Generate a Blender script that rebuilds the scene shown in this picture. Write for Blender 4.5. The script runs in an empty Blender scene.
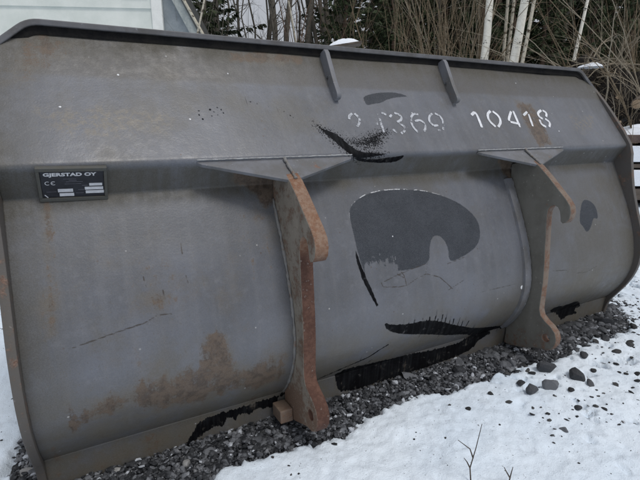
import bpy, bmesh, math, random
import numpy as np
from mathutils import Vector, Matrix

random.seed(7)
rng = np.random.default_rng(7)
scene = bpy.context.scene
COL = scene.collection
R = math.radians

# ------------------------------------------------------------------ camera
CAM = np.array([0.2205, -1.4859, 1.1412])
YAW, PITCH, FPX = 1.0810, 0.2493, 452.97
cd = bpy.data.cameras.new('camera')
cd.sensor_width = 36.0
cd.lens = FPX / 640 * 36
cd.clip_start = 0.02
cd.clip_end = 2000
cam = bpy.data.objects.new('camera', cd)
COL.objects.link(cam)
cam.location = CAM.tolist()
cam.rotation_euler = (math.pi / 2 - PITCH, 0, YAW - math.pi / 2)
scene.camera = cam
cd.dof.use_dof = False

# ------------------------------------------------------------------ light
SUN_EL, SUN_AZ = R(58), R(165)          # azimuth clockwise from +y
world = bpy.data.worlds.new('World')
scene.world = world
world.use_nodes = True
nt = world.node_tree
bg = nt.nodes['Background']
sky = nt.nodes.new('ShaderNodeTexSky')
sky.sky_type = 'NISHITA'
sky.sun_disc = False
sky.sun_elevation = SUN_EL
sky.sun_rotation = SUN_AZ
sky.air_density = 1.0
sky.dust_density = 3.0
ovc = nt.nodes.new('ShaderNodeMix')      # overcast: most of the blue washed out into an even cloud layer
ovc.data_type = 'RGBA'
ovc.inputs[0].default_value = 0.8
tc = nt.nodes.new('ShaderNodeTexCoord'); sx = nt.nodes.new('ShaderNodeSeparateXYZ'); mr = nt.nodes.new('ShaderNodeMapRange')
mr.inputs[1].default_value = 0; mr.inputs[2].default_value = 1; mr.inputs[3].default_value = .62; mr.inputs[4].default_value = 1.55
vm = nt.nodes.new('ShaderNodeVectorMath'); vm.operation = 'SCALE'; vm.inputs[0].default_value = (7.9, 8.1, 8.6)   # cloud is brighter overhead than at the horizon
nt.links.new(tc.outputs['Generated'], sx.inputs[0]); nt.links.new(sx.outputs[2], mr.inputs[0]); nt.links.new(mr.outputs[0], vm.inputs['Scale']); nt.links.new(vm.outputs[0], ovc.inputs[7])
nt.links.new(sky.outputs[0], ovc.inputs[6])
nt.links.new(ovc.outputs[2], bg.inputs[0])
bg.inputs[1].default_value = 0.092

sd = bpy.data.lights.new('sun', 'SUN')
sd.energy = 1.5
sd.angle = R(16)
sd.color = (1.0, 0.96, 0.9)
sun = bpy.data.objects.new('sun', sd)
COL.objects.link(sun)
_d = Vector((math.sin(SUN_AZ) * math.cos(SUN_EL), math.cos(SUN_AZ) * math.cos(SUN_EL), math.sin(SUN_EL)))
sun.rotation_euler = (-_d).to_track_quat('-Z', 'Y').to_euler()

scene.view_settings.view_transform = 'Standard'
scene.view_settings.look = 'None'
scene.view_settings.gamma = 1.0
scene.view_settings.exposure = -0.24

# ------------------------------------------------------------------ helpers
FH = np.array([math.cos(YAW), math.sin(YAW)])       # horizontal direction the photographer faces
RT = np.array([math.sin(YAW), -math.cos(YAW)])      # to the photographer's right


def away(a, b, z=0.0):
    """world point a metres right of and b metres ahead of where the photographer stands"""
    p = CAM[:2] + RT * a + FH * b
    return Vector((p[0], p[1], z))


def at(px, py, b):
    """the same, but a and the height measured off the photograph (640 x 480) for a thing b metres ahead"""
    fw = np.array([FH[0] * math.cos(PITCH), FH[1] * math.cos(PITCH), -math.sin(PITCH)])
    up = np.array([FH[0] * math.sin(PITCH), FH[1] * math.sin(PITCH), math.cos(PITCH)])
    d = fw + np.array([RT[0], RT[1], 0]) * (px - 320) / FPX - up * (py - 240) / FPX
    t = b / (d[:2] @ FH)
    return Vector((CAM + d * t).tolist())


def tag(o, label=None, cat=None, group=None, kind=None):
    if label: o['label'] = label
    if cat: o['category'] = cat
    if group: o['group'] = group
    if kind: o['kind'] = kind
    return o


def link(name, me, mats, parent=None):
    o = bpy.data.objects.new(name, me)
    COL.objects.link(o)
    if mats and not me.materials:
        for m in (mats if isinstance(mats, (list, tuple)) else [mats]):
            me.materials.append(m)
    if parent: o.parent = parent
    return o


def empty(name, loc=(0, 0, 0), rz=0):
    o = bpy.data.objects.new(name, None)
    o.empty_display_size = 0.1
    COL.objects.link(o)
    o.location = loc
    o.rotation_euler = (0, 0, rz)
    return o


def mesh_np(name, V, F, smooth=False):
    V = np.asarray(V, dtype=np.float32); F = np.asarray(F, dtype=np.int32)
    me = bpy.data.meshes.new(name)
    n = F.shape[1]
    me.vertices.add(len(V)); me.vertices.foreach_set('co', V.ravel())
    me.loops.add(F.size); me.loops.foreach_set('vertex_index', F.ravel())
    me.polygons.add(len(F))
    me.polygons.foreach_set('loop_start', np.arange(0, F.size, n, dtype=np.int32))
    me.polygons.foreach_set('loop_total', np.full(len(F), n, dtype=np.int32))
    me.polygons.foreach_set('use_smooth', np.full(len(F), smooth, dtype=bool))
    me.update(calc_edges=True)
    return me


class MB:
    """collects quads / tris as python lists"""
    def __init__(s): s.v = []; s.f = []
    def add(s, vs, fs):
        o = len(s.v); s.v += [tuple(v) for v in vs]; s.f += [tuple(i + o for i in f) for f in fs]
    def box(s, c, d, M=None):
        vs = [Vector((x * d[0] / 2, y * d[1] / 2, z * d[2] / 2)) for x in (-1, 1) for y in (-1, 1) for z in (-1, 1)]
        if M: vs = [M @ v for v in vs]
        vs = [v + Vector(c) for v in vs]
        s.add(vs, [(0, 1, 3, 2), (4, 6, 7, 5), (0, 4, 5, 1), (2, 3, 7, 6), (0, 2, 6, 4), (1, 5, 7, 3)])
    def tube(s, pts, rad, n=6, cap=True):
        pts = [Vector(p) for p in pts]
        rs = rad if isinstance(rad, (list, tuple)) else [rad] * len(pts)
        vs = []; up = None
        for i, p in enumerate(pts):
            t = (pts[min(i + 1, len(pts) - 1)] - pts[max(i - 1, 0)])
            t = t.normalized() if t.length > 1e-9 else Vector((0, 0, 1))
            if up is None: up = t.orthogonal().normalized()
            up = (up - t * up.dot(t)); up = up.normalized() if up.length > 1e-6 else t.orthogonal().normalized()
            b = t.cross(up)
            for k in range(n):
                a = 2 * math.pi * k / n
                vs.append(p + (up * math.cos(a) + b * math.sin(a)) * rs[i])
        fs = []
        for i in range(len(pts) - 1):
            for k in range(n):
                a, b2 = i * n + k, i * n + (k + 1) % n
                fs.append((a, b2, b2 + n, a + n))
        if cap:
            fs.append(tuple(range(n))[::-1]); fs.append(tuple(range((len(pts) - 1) * n, len(pts) * n)))
        s.add(vs, fs)
    def mesh(s, name, smooth=False):
        me = bpy.data.meshes.new(name); me.from_pydata(s.v, [], s.f)
        if smooth: me.polygons.foreach_set('use_smooth', [True] * len(me.polygons))
        me.update(); return me
    def build(s, name, mats, parent=None, smooth=False, bevel=0, seg=2):
        o = link(name, s.mesh(name, smooth), mats, parent)
        if bevel:
            m = o.modifiers.new('bevel', 'BEVEL'); m.width = bevel; m.segments = seg; m.limit_method = 'ANGLE'; m.angle_limit = R(40)
        return o


def hash2(ix, iy, seed):
    h = (ix.astype(np.int64) * 374761393 + iy.astype(np.int64) * 668265263 + seed * 2147483647) & 0xffffffff
    h = ((h ^ (h >> 13)) * 1274126177) & 0xffffffff
    h = h ^ (h >> 16)
    return (h & 0xffffff) / float(0xffffff)


def vnoise(x, y, seed=0):
    ix, iy = np.floor(x), np.floor(y)
    fx, fy = x - ix, y - iy
    fx = fx * fx * (3 - 2 * fx); fy = fy * fy * (3 - 2 * fy)
    a, b = hash2(ix, iy, seed), hash2(ix + 1, iy, seed)
    c, d = hash2(ix, iy + 1, seed), hash2(ix + 1, iy + 1, seed)
    return (a * (1 - fx) + b * fx) * (1 - fy) + (c * (1 - fx) + d * fx) * fy


def fbm(x, y, oct=4, seed=0):
    r = 0; a = 0.5; t = 0
    for i in range(oct):
        r = r + a * vnoise(x * 2 ** i + 17.3 * i, y * 2 ** i - 9.1 * i, seed + i); t += a; a *= 0.5
    return r / t


def sstep(a, b, x):
    t = np.clip((x - a) / (b - a), 0, 1)
    return t * t * (3 - 2 * t)


def seg_dist(P, a, b):
    a = np.array(a, float); b = np.array(b, float); e = b - a
    t = np.clip(((P - a) @ e) / max(e @ e, 1e-12), 0, 1)
    return np.hypot(*(P - a - t[:, None] * e).T)


def sdf_poly(P, poly):
    d = np.full(len(P), 9.0); ins = np.zeros(len(P), bool); n = len(poly)
    for i in range(n):
        a, b = poly[i], poly[(i + 1) % n]
        d = np.minimum(d, seg_dist(P, a, b))
        if a[1] != b[1]:
            c = ((P[:, 1] < a[1]) != (P[:, 1] < b[1])) & (P[:, 0] < (b[0] - a[0]) * (P[:, 1] - a[1]) / (b[1] - a[1]) + a[0])
            ins ^= c
    return np.where(ins, -d, d)


def smooth_poly(poly, it=2):
    for _ in range(it):
        q = []
        for i in range(len(poly)):
            a, b = poly[i], poly[(i + 1) % len(poly)]
            q += [(a[0] * .75 + b[0] * .25, a[1] * .75 + b[1] * .25), (a[0] * .25 + b[0] * .75, a[1] * .25 + b[1] * .75)]
        poly = q
    return poly


def sdf_line(P, line):
    d = np.full(len(P), 9.0)
    for a, b in zip(line[:-1], line[1:]): d = np.minimum(d, seg_dist(P, a, b))
    return d

# ------------------------------------------------------------------ material helpers
class NT:
    def __init__(s, name):
        s.m = bpy.data.materials.new(name); s.m.use_nodes = True
        s.t = s.m.node_tree; s.b = s.t.nodes['Principled BSDF']; s._co = None
    def n(s, typ, **kw):
        x = s.t.nodes.new(typ)
        for k, v in kw.items(): setattr(x, k, v)
        return x
    def l(s, a, b): s.t.links.new(a, b)
    def co(s, kind='Object'):
        if s._co is None: s._co = s.n('ShaderNodeTexCoord')
        return s._co.outputs[kind]
    def mapping(s, scale=(1, 1, 1), rot=(0, 0, 0), src=None):
        m = s.n('ShaderNodeMapping'); m.inputs['Scale'].default_value = scale; m.inputs['Rotation'].default_value = rot
        s.l(src or s.co(), m.inputs[0]); return m.outputs[0]
    def noise(s, scale, detail=4, rough=.55, vec=None, dist=0):
        x = s.n('ShaderNodeTexNoise'); x.inputs['Scale'].default_value = scale; x.inputs['Detail'].default_value = detail
        x.inputs['Roughness'].default_value = rough; x.inputs['Distortion'].default_value = dist
        s.l(vec or s.co(), x.inputs['Vector']); return x.outputs['Fac']
    def ramp(s, val, a, b, lo=0, hi=1, smooth=True):
        x = s.n('ShaderNodeMapRange'); x.interpolation_type = 'SMOOTHSTEP' if smooth else 'LINEAR'
        for i, v in ((1, a), (2, b), (3, lo), (4, hi)): x.inputs[i].default_value = v
        s.l(val, x.inputs[0]); return x.outputs[0]
    def math(s, op, a, b=None, clamp=False):
        x = s.n('ShaderNodeMath', operation=op); x.use_clamp = clamp
        for i, v in ((0, a), (1, b)):
            if v is None: continue
            if isinstance(v, (int, float)): x.inputs[i].default_value = v
            else: s.l(v, x.inputs[i])
        return x.outputs[0]
    def mix(s, fac, a, b):
        x = s.n('ShaderNodeMix', data_type='RGBA')
        if isinstance(fac, (int, float)): x.inputs[0].default_value = fac
        else: s.l(fac, x.inputs[0])
        for i, v in ((6, a), (7, b)):
            if isinstance(v, tuple): x.inputs[i].default_value = v + (1,)
            else: s.l(v, x.inputs[i])
        return x.outputs[2]
    def attr(s, name):
        x = s.n('ShaderNodeAttribute', attribute_name=name); return x.outputs['Fac']
    def bump(s, h, strength=.3, dist=.01):
        x = s.n('ShaderNodeBump'); x.inputs['Strength'].default_value = strength; x.inputs['Distance'].default_value = dist
        s.l(h, x.inputs['Height']); s.l(x.outputs[0], s.b.inputs['Normal'])
    def out(s, color, rough=.6, spec=.5, metal=0):
        for k, v in (('Base Color', color), ('Roughness', rough), ('Specular IOR Level', spec), ('Metallic', metal)):
            if isinstance(v, tuple): s.b.inputs[k].default_value = v + (1,)
            elif isinstance(v, (int, float)): s.b.inputs[k].default_value = v
            else: s.l(v, s.b.inputs[k])
        return s.m


def mat_simple(name, a, b, scale=20, rough=.7, bump=.2, bdist=.005, spec=.4, stretch=(1, 1, 1)):
    t = NT(name)
    v = t.mapping(stretch)
    n1 = t.noise(scale, 6, .65, v); n2 = t.noise(scale * 5, 4, .6, v)
    f = t.ramp(t.math('ADD', t.math('MULTIPLY', n1, .7), t.math('MULTIPLY', n2, .3)), .36, .64)
    t.bump(n2, bump, bdist)
    return t.out(t.mix(f, a, b), rough, spec)


def mat_worn_steel(name, paint, rust=(.15, .075, .045), amount=.5, low=None, scale=9, grime=(.085, .08, .065), rough=.55, spec=.4):
    """old paint over steel; amount 0..1 is how much of it has gone to rust"""
    t = NT(name)
    n1 = t.noise(scale, 8, .68); n2 = t.noise(scale * 4.3, 6, .7); n3 = t.noise(scale * 22, 3, .6)
    v = t.mapping((1, 1, .12)); st = t.noise(scale * 2.5, 5, .6, v)
    c = t.mix(t.ramp(st, .35, .7), paint, tuple(x * .72 + g * .28 for x, g in zip(paint, grime)))
    c = t.mix(t.math('MULTIPLY', t.ramp(n1, .42, .62), .55), c, grime)
    k = t.math('ADD', t.math('MULTIPLY', n1, .55), t.math('MULTIPLY', n2, .45))
    lo = .66 - .3 * amount
    if low:                                            # the end near the ground has rusted most
        sp = t.n('ShaderNodeSeparateXYZ'); t.l(t.co(), sp.inputs[0])
        k = t.math('ADD', k, t.math('MULTIPLY', t.ramp(sp.outputs[2], low[0], low[1]), low[2]))
    rm = t.ramp(k, lo, lo + .12, 0, .9)
    rc = t.mix(t.ramp(n3, .35, .65), rust, tuple(x * 1.7 + .02 for x in rust))
    c = t.mix(rm, c, rc)
    chips = t.ramp(t.noise(scale * 9, 2, .5), .70, .73)
    c = t.mix(t.math('MULTIPLY', chips, .6), c, tuple(min(1, x * 1.9) for x in paint))
    t.bump(t.math('ADD', t.math('MULTIPLY', n2, .4), t.math('ADD', t.math('MULTIPLY', n3, .5), rm)), .35, .003)
    r = t.ramp(rm, 0, 1, rough, .85)
    return t.out(c, r, spec)

# paint marks, tar, scratches and rust on the back sheet, (x, arc length below the rim) in metres
MARK = {}
MARK['poly'] = {'P1':[(1.143,0.735),(1.174,0.704),(1.238,0.676),(1.325,0.665),(1.433,0.668),(1.558,0.686),(1.672,0.726),(1.752,0.775),(1.801,0.832),(1.807,0.893),(1.78,0.945),(1.736,0.972),(1.665,0.994),(1.604,1.007),(1.591,0.988),(1.598,0.954),(1.59,0.918),(1.57,0.889),(1.538,0.881),(1.511,0.9),(1.495,0.941),(1.484,0.99),(1.417,1.006),(1.334,1.006),(1.253,0.99),(1.195,0.97),(1.162,0.945),(1.164,1.008),(1.145,0.919),(1.141,0.836),(1.14,0.783)],'P2':[(1.306,0.215),(1.353,0.197),(1.43,0.184),(1.499,0.186),(1.551,0.206),(1.501,0.208),(1.431,0.221),(1.385,0.244),(1.342,0.25),(1.308,0.261),(1.303,0.236)],'P3':[(2.576,0.807),(2.643,0.813),(2.686,0.856),(2.675,0.927),(2.638,0.907),(2.601,0.963),(2.559,0.986),(2.537,0.946),(2.512,0.922)],'T1':[(1.029,0.352),(1.075,0.37),(1.124,0.394),(1.156,0.441),(1.193,0.479),(1.262,0.481),(1.336,0.496),(1.264,0.511),(1.177,0.517),(1.131,0.493),(1.103,0.453),(1.064,0.403)],'T1s':[(1.084,0.38),(1.165,0.404),(1.237,0.386),(1.317,0.352),(1.383,0.362),(1.397,0.402),(1.339,0.445),(1.312,0.491),(1.189,0.495),(1.125,0.454)],'T1b':[(1.168,0.503),(1.253,0.52),(1.313,0.513),(1.366,0.51),(1.413,0.502),(1.399,0.526),(1.359,0.539),(1.273,0.535),(1.184,0.522)],'T2':[(1.23,1.202),(1.271,1.221),(1.366,1.238),(1.446,1.237),(1.536,1.263),(1.643,1.314),(1.81,1.388),(2.054,1.454),(2.128,1.505),(1.979,1.477),(1.916,1.508),(1.744,1.415),(1.651,1.387),(1.472,1.32),(1.323,1.278),(1.255,1.245)],'T3':[(0.444,1.611),(0.472,1.574),(0.505,1.514),(0.568,1.506),(0.664,1.508),(0.753,1.505),(0.817,1.503),(0.816,1.543),(0.777,1.553),(0.728,1.532),(0.706,1.556),(0.663,1.529),(0.642,1.566),(0.62,1.528),(0.591,1.574),(0.566,1.552),(0.527,1.573),(0.492,1.595),(0.461,1.622),(0.403,1.637)],'T4':[(1.082,1.574),(1.074,1.446),(1.183,1.45),(1.322,1.468),(1.475,1.492),(1.664,1.507),(1.806,1.504),(1.856,1.453),(2.016,1.502),(1.918,1.519),(1.881,1.566),(1.768,1.587),(1.608,1.593),(1.457,1.594),(1.316,1.594),(1.183,1.595)],'T6':[(1.132,0.894),(1.141,0.895),(1.152,0.952),(1.168,1.013),(1.188,1.067),(1.206,1.122),(1.196,1.132),(1.165,1.067),(1.142,1.005),(1.131,0.941)],'T7':[(2.391,1.438),(2.419,1.398),(2.531,1.425),(2.613,1.401),(2.747,1.501),(2.665,1.51),(2.73,1.548),(2.625,1.539),(2.577,1.566),(2.53,1.514)],'T5':[(2.105,1.505),(2.127,1.499),(2.16,1.617),(2.136,1.611)]}
MARK['lines'] = {'BR0':[(1.357,1.245),(1.359,1.227)],'BR1':[(1.385,1.252),(1.39,1.224)],'BR2':[(1.407,1.258),(1.409,1.238)],'BR3':[(1.43,1.263),(1.433,1.224)],'BR4':[(1.454,1.269),(1.458,1.239)],'BR5':[(1.478,1.275),(1.472,1.228)],'BR6':[(1.502,1.282),(1.505,1.23)],'BR7':[(1.527,1.288),(1.521,1.249)],'BR8':[(1.546,1.293),(1.546,1.234)],'BR9':[(1.572,1.3),(1.568,1.255)],'BR10':[(1.598,1.308),(1.598,1.256)],'BR11':[(1.626,1.315),(1.62,1.273)],'BR12':[(1.661,1.326),(1.658,1.276)],'BR13':[(1.69,1.334),(1.686,1.301)],'BR14':[(1.727,1.346),(1.728,1.312)],'L1':[(0.979,1.468),(1.099,1.423),(1.197,1.386),(1.243,1.348),(1.277,1.327)],'L3':[(0.15,1.052),(0.21,1.042),(0.279,1.03),(0.35,1.02),(0.39,1.003),(0.432,1.008)],'L4':[(1.344,1.036),(1.312,1.015)],'L5':[(1.661,1.095),(1.571,1.124)],'S1':[(1.461,0.996),(1.386,1.006),(1.301,1.022),(1.23,1.039),(1.237,1.056),(1.314,1.068),(1.355,1.067),(1.41,1.047),(1.459,1.037),(1.527,1.061),(1.594,1.123)],'S2':[(1.333,1.01),(1.346,1.028),(1.35,1.066)],'S3':[(1.474,0.989),(1.454,1.037)],'S4':[(1.58,1.012),(1.682,0.996)],'S5':[(1.768,1.167),(1.992,1.167)],'S6':[(2.26,1.144),(2.371,1.156)],'S7':[(2.458,1.185),(2.536,1.192),(2.628,1.172)],'S8':[(0.491,0.788),(0.489,0.824)],'S9':[(0.491,0.894),(0.493,0.92)],'S10':[(0.363,0.88),(0.367,0.912)],'S11':[(0.415,0.93),(0.417,0.961)],'S12':[(0.979,1.468),(0.812,1.51)],'S13':[(1.181,1.507),(1.231,1.419)]}
MARK['dots'] = {'W':[(0.198,0.291),(0.375,0.159),(0.748,0.132),(0.574,0.332),(2.302,0.094),(2.448,0.395),(1.529,0.293),(1.322,0.861)],'W2':[(2.037,1.19),(2.063,1.21),(2.101,1.239)],'B':[(0.649,0.293),(0.661,0.302),(0.672,0.314),(0.692,0.306),(0.675,0.284),(0.688,0.293),(0.651,0.319),(0.607,0.315),(0.617,0.332),(0.803,0.255),(0.828,0.263),(0.867,0.276),(0.898,0.28),(0.925,0.298),(0.944,0.316),(0.954,0.325),(0.61,0.298)]}
MARK['rust'] = {'R1':[(0.523,1.138),(0.54,1.105),(0.56,1.103),(0.577,1.13),(0.593,1.191),(0.608,1.313),(0.586,1.299),(0.572,1.2),(0.558,1.153),(0.544,1.231),(0.564,1.333),(0.534,1.279),(0.522,1.194)],'R2':[(0.133,1.26),(0.228,1.238),(0.343,1.231),(0.466,1.219),(0.515,1.222),(0.616,1.253),(0.714,1.253),(0.782,1.251),(0.794,1.351),(0.697,1.351),(0.585,1.331),(0.465,1.333),(0.385,1.323),(0.281,1.278),(0.195,1.3),(0.136,1.301)],'R3':[(0.782,0.042),(0.906,0.022),(1.066,0.032),(1.059,0.056),(0.895,0.069),(0.776,0.069)],'R4':[(2.246,0.22),(2.334,0.224),(2.352,0.338),(2.319,0.467),(2.237,0.477),(2.225,0.393),(2.224,0.314)],'R5':[(0.716,0.547),(0.841,0.581),(0.852,0.671),(0.814,0.683),(0.798,0.651),(0.76,0.611),(0.72,0.582)],'R6':[(1.996,0.552),(2.107,0.58),(2.113,0.678),(2.075,0.666),(2.054,0.613)],'R7':[(0.647,0.672),(0.791,0.684),(0.803,0.815),(0.757,0.987),(0.681,0.94),(0.66,0.798)],'R8':[(0.36,0.833),(0.442,0.844),(0.429,0.979),(0.369,0.99),(0.349,0.918)],'R9':[(0.121,0.628),(0.144,0.63),(0.114,0.993),(0.09,1.016)],'R11':[(0.289,0.722),(0.559,0.752),(0.731,1.017),(0.713,1.231),(0.176,1.22),(0.15,1.0)],'R10':[(0.125,0.027),(0.222,0.028),(0.276,0.05),(0.16,0.117),(0.083,0.195),(0.068,0.159)]}
MARK['stick'] = {'K1':[(0.145,0.313),(0.198,0.294),(0.501,0.288),(0.526,0.328),(0.483,0.395),(0.322,0.393),(0.19,0.385),(0.147,0.356)],'K2':[(2.596,0.305),(2.801,0.303),(2.757,0.404),(2.559,0.389)]}
DIG = [('2',[[(1.196,0.33),(1.202,0.313),(1.22,0.303)],[(1.23,0.302),(1.245,0.32),(1.242,0.342),(1.22,0.366)]]),('4',[[(1.365,0.296),(1.386,0.306)],[(1.325,0.319),(1.321,0.337),(1.32,0.357)],[(1.345,0.301),(1.34,0.394)]]),('3',[[(1.399,0.318),(1.414,0.305)],[(1.432,0.295),(1.461,0.308),(1.456,0.331),(1.427,0.343)],[(1.435,0.349),(1.459,0.367),(1.446,0.39),(1.424,0.4)],[(1.389,0.379),(1.406,0.394)]]),('6',[[(1.559,0.301),(1.532,0.298),(1.504,0.325),(1.499,0.367),(1.516,0.394)],[(1.525,0.338),(1.557,0.329),(1.574,0.351),(1.564,0.38),(1.541,0.395)]]),('9',[[(1.618,0.359),(1.603,0.338),(1.615,0.311),(1.64,0.296)],[(1.655,0.295),(1.681,0.308),(1.684,0.341),(1.664,0.382)],[(1.619,0.361),(1.646,0.358)],[(1.632,0.385),(1.648,0.387)]]),('1',[[(1.878,0.3),(1.917,0.276),(1.907,0.371)]]),('0',[[(2.017,0.274),(1.985,0.293),(1.973,0.331),(1.997,0.368)],[(2.03,0.276),(2.057,0.301),(2.052,0.339),(2.014,0.369)]]),('4b',[[(2.161,0.275),(2.115,0.321),(2.113,0.333)],[(2.117,0.339),(2.176,0.352)],[(2.177,0.272),(2.165,0.371)]]),('1b',[[(2.236,0.299),(2.278,0.276)],[(2.279,0.29),(2.262,0.366)]]),('8',[[(2.394,0.264),(2.353,0.282),(2.35,0.307),(2.369,0.319)],[(2.404,0.265),(2.427,0.28),(2.405,0.306)],[(2.341,0.324),(2.335,0.355),(2.362,0.37)],[(2.388,0.319),(2.413,0.341),(2.386,0.37)]])]
SNOWEDGE = [(0.239, -0.247), (0.464, -0.179), (0.557, -0.151), (0.71, -0.159), (0.839, -0.167), (0.966, -0.177), (1.105, -0.145), (1.248, -0.138), (1.331, -0.133), (1.48, -0.153), (1.643, -0.168), (1.796, -0.173), (1.976, -0.177), (2.274, -0.166), (2.541, -0.155), (2.813, -0.159), (2.964, -0.164), (3.035, -0.072), (3.064, -0.001), (3.773, 0.182)]
STONES = [(1.856, -0.319, 16), (1.85, -0.381, 20), (1.953, -0.397, 22), (2.057, -0.303, 24), (2.136, -0.399, 24), (2.129, -0.465, 14), (2.009, -0.457, 10), (1.946, -0.298, 14), (1.696, -0.392, 10), (1.902, -0.552, 14), (1.741, -0.608, 16), (2.23, -0.519, 10), (2.357, -0.492, 7), (2.403, -0.516, 8), (2.337, -0.552, 9), (2.54, -0.345, 12), (2.719, -0.316, 10), (1.984, -0.579, 8), (1.993, -0.609, 8), (2.039, -0.529, 7), (2.268, -0.396, 10), (1.72, -0.486, 8), (2.222, -0.589, 8), (1.51, -0.344, 10), (2.415, -0.416, 8), (2.652, -0.128, 24), (2.85, -0.094, 30), (2.83, 0.008, 22), (2.041, -0.092, 16), (2.116, -0.132, 14), (1.67, -0.317, 10), (1.545, -0.474, 4), (1.307, -0.432, 5), (3.003, -0.115, 10), (2.556, -0.229, 10), (2.637, -0.037, 18)]
# ------------------------------------------------------------------ the bucket's painted steel
PAINT = (.126, .136, .163)
def mat_shell():
    t = NT('grey_bucket_paint')
    P = t.co()
    fine = t.noise(160, 3, .6); mid = t.noise(34, 5, .65); big = t.noise(3.2, 5, .6); blot = t.noise(9, 6, .66)
    stv = t.mapping((1, .06, .06)); streak = t.noise(26, 5, .6, stv); streak2 = t.noise(70, 4, .6, t.mapping((1, .03, .03)))
    c = t.mix(t.ramp(big, .3, .7), PAINT, (.086, .091, .104))
    c = t.mix(t.math('MULTIPLY', t.ramp(streak, .42, .72), .22), c, (.20, .205, .222))
    c = t.mix(t.math('MULTIPLY', t.ramp(streak2, .5, .75), .2), c, (.12, .122, .13))
    c = t.mix(t.math('MULTIPLY', t.ramp(mid, .52, .72), .25), c, (.20, .21, .24))
    c = t.mix(t.math('MULTIPLY', t.ramp(t.noise(2.1, 7, .72), .50, .66), .55), c, (.098, .090, .074))
    c = t.mix(t.math('MULTIPLY', t.ramp(t.noise(210, 2, .5), .62, .68), .5), c, (.10, .09, .08))
    wash = t.math('MULTIPLY', t.attr('wash'), t.ramp(t.math('ADD', t.math('MULTIPLY', blot, .6), t.math('MULTIPLY', big, .4)), .30, .58), clamp=True)
    c = t.mix(t.math('MULTIPLY', wash, .8), c, (.128, .113, .084))
    # olive-brown grime, with shade painted in at rim, fold, left edge and upper panel
    dirt_shade = t.attr('dirt_shade')
    dk = t.math('MULTIPLY', dirt_shade, t.ramp(t.math('ADD', t.math('MULTIPLY', blot, .6), t.math('MULTIPLY', streak, .4)), .22, .58), clamp=True)
    c = t.mix(t.math('MULTIPLY', t.attr('upper'), .55), c, (.072, .064, .056))  # upper panel: grime plus painted shade for the way it faces
    c = t.mix(t.math('MULTIPLY', dk, t.math('SUBTRACT', .88, t.math('MULTIPLY', t.attr('wash'), .45))), c, (.052, .046, .031))
    # old sticker residue
    stick = t.ramp(t.math('ADD', t.attr('sd_stick'), t.math('MULTIPLY', t.math('SUBTRACT', blot, .5), .16)), .02, -.03)
    c = t.mix(t.math('MULTIPLY', stick, t.ramp(t.noise(55, 5, .7), .42, .62, 0, .75)), c, (.16, .14, .11))
    # rust: bleeding stains and pitted spots
    rw = t.attr('rust')
    rn = t.math('ADD', t.math('ADD', t.math('MULTIPLY', blot, .2), t.math('MULTIPLY', streak, .35)), t.math('ADD', t.math('MULTIPLY', mid, .3), t.math('MULTIPLY', fine, .15)))
    rk = t.ramp(t.math('ADD', rn, t.math('MULTIPLY', rw, .26)), .61, .69, 0, .85)
    halo = t.ramp(t.math('ADD', blot, t.math('MULTIPLY', rw, .45)), .58, .92, 0, .6)
    c = t.mix(halo, c, (.120, .100, .074))
    c = t.mix(t.math('MULTIPLY', rk, t.ramp(rw, .02, .35)), c, t.mix(t.ramp(mid, .40, .60), (.050, .031, .019), (.105, .072, .048)))
    vor = t.n('ShaderNodeTexVoronoi'); vor.inputs['Scale'].default_value = 30; t.l(P, vor.inputs['Vector'])
    spot = t.math('MULTIPLY', t.ramp(vor.outputs['Distance'], .12, .05), t.ramp(t.noise(5, 3), .53, .6))
    c = t.mix(t.math('MULTIPLY', spot, .75), c, (.075, .045, .032))
    vor2 = t.n('ShaderNodeTexVoronoi'); vor2.inputs['Scale'].default_value = 14; t.l(t.mapping((1, 1, 1), (0, .5, .3)), vor2.inputs['Vector'])
    c = t.mix(t.math('MULTIPLY', t.ramp(vor2.outputs['Distance'], .055, .03), t.ramp(t.noise(7, 3), .5, .56)), c, (.34, .34, .34))
    # dark touch-up paint with a chalky rim
    ne = t.math('MULTIPLY', t.math('SUBTRACT', t.noise(90, 5, .7), .5), .008)
    pr = t.math('ADD', t.attr('sd_primer'), ne)
    fade = t.ramp(t.math('ADD', t.attr('fray'), t.math('ADD', t.math('MULTIPLY', t.math('SUBTRACT', streak2, .5), .7), t.math('MULTIPLY', t.math('SUBTRACT', mid, .5), 1.6))), .62, .5)
    pm = t.math('MULTIPLY', t.math('MULTIPLY', t.ramp(pr, .0022, -.0022), t.ramp(t.noise(48, 6, .75), .28, .36, .35, 1)), fade)
    c = t.mix(pm, c, t.mix(t.ramp(blot, .35, .7), (.022, .027, .036), (.034, .040, .051)))
    rim = t.math('MULTIPLY', t.ramp(t.math('ABSOLUTE', t.math('SUBTRACT', pr, .001)), .0024, .001), t.math('MULTIPLY', t.attr('rimw'), t.ramp(mid, .46, .54)))
    c = t.mix(rim, c, (.55, .56, .58))
    c = t.mix(t.math('MULTIPLY', t.ramp(t.noise(330, 2, .5), .35, .7), .10), c, (.30, .30, .31))
    # tar and black scuffs
    tn = t.math('ADD', t.math('MULTIPLY', t.math('SUBTRACT', t.noise(120, 4, .7, t.mapping((1, .45, .45))), .5), .5), t.math('MULTIPLY', t.math('SUBTRACT', t.noise(75, 3, .6, t.mapping((1, .12, .12))), .5), t.ramp(t.attr('worn'), 0, .6, .5, 2.0)))
    tar = t.ramp(t.math('ADD', t.attr('sd_tar'), t.math('MULTIPLY', tn, .016)), .0012, -.0012)
    spk = t.math('MULTIPLY', t.ramp(t.math('ADD', t.noise(190, 3, .6), t.math('MULTIPLY', t.attr('sd_speck'), -5.0)), .56, .62), t.ramp(t.attr('sd_speck'), .03, .02))
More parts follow.
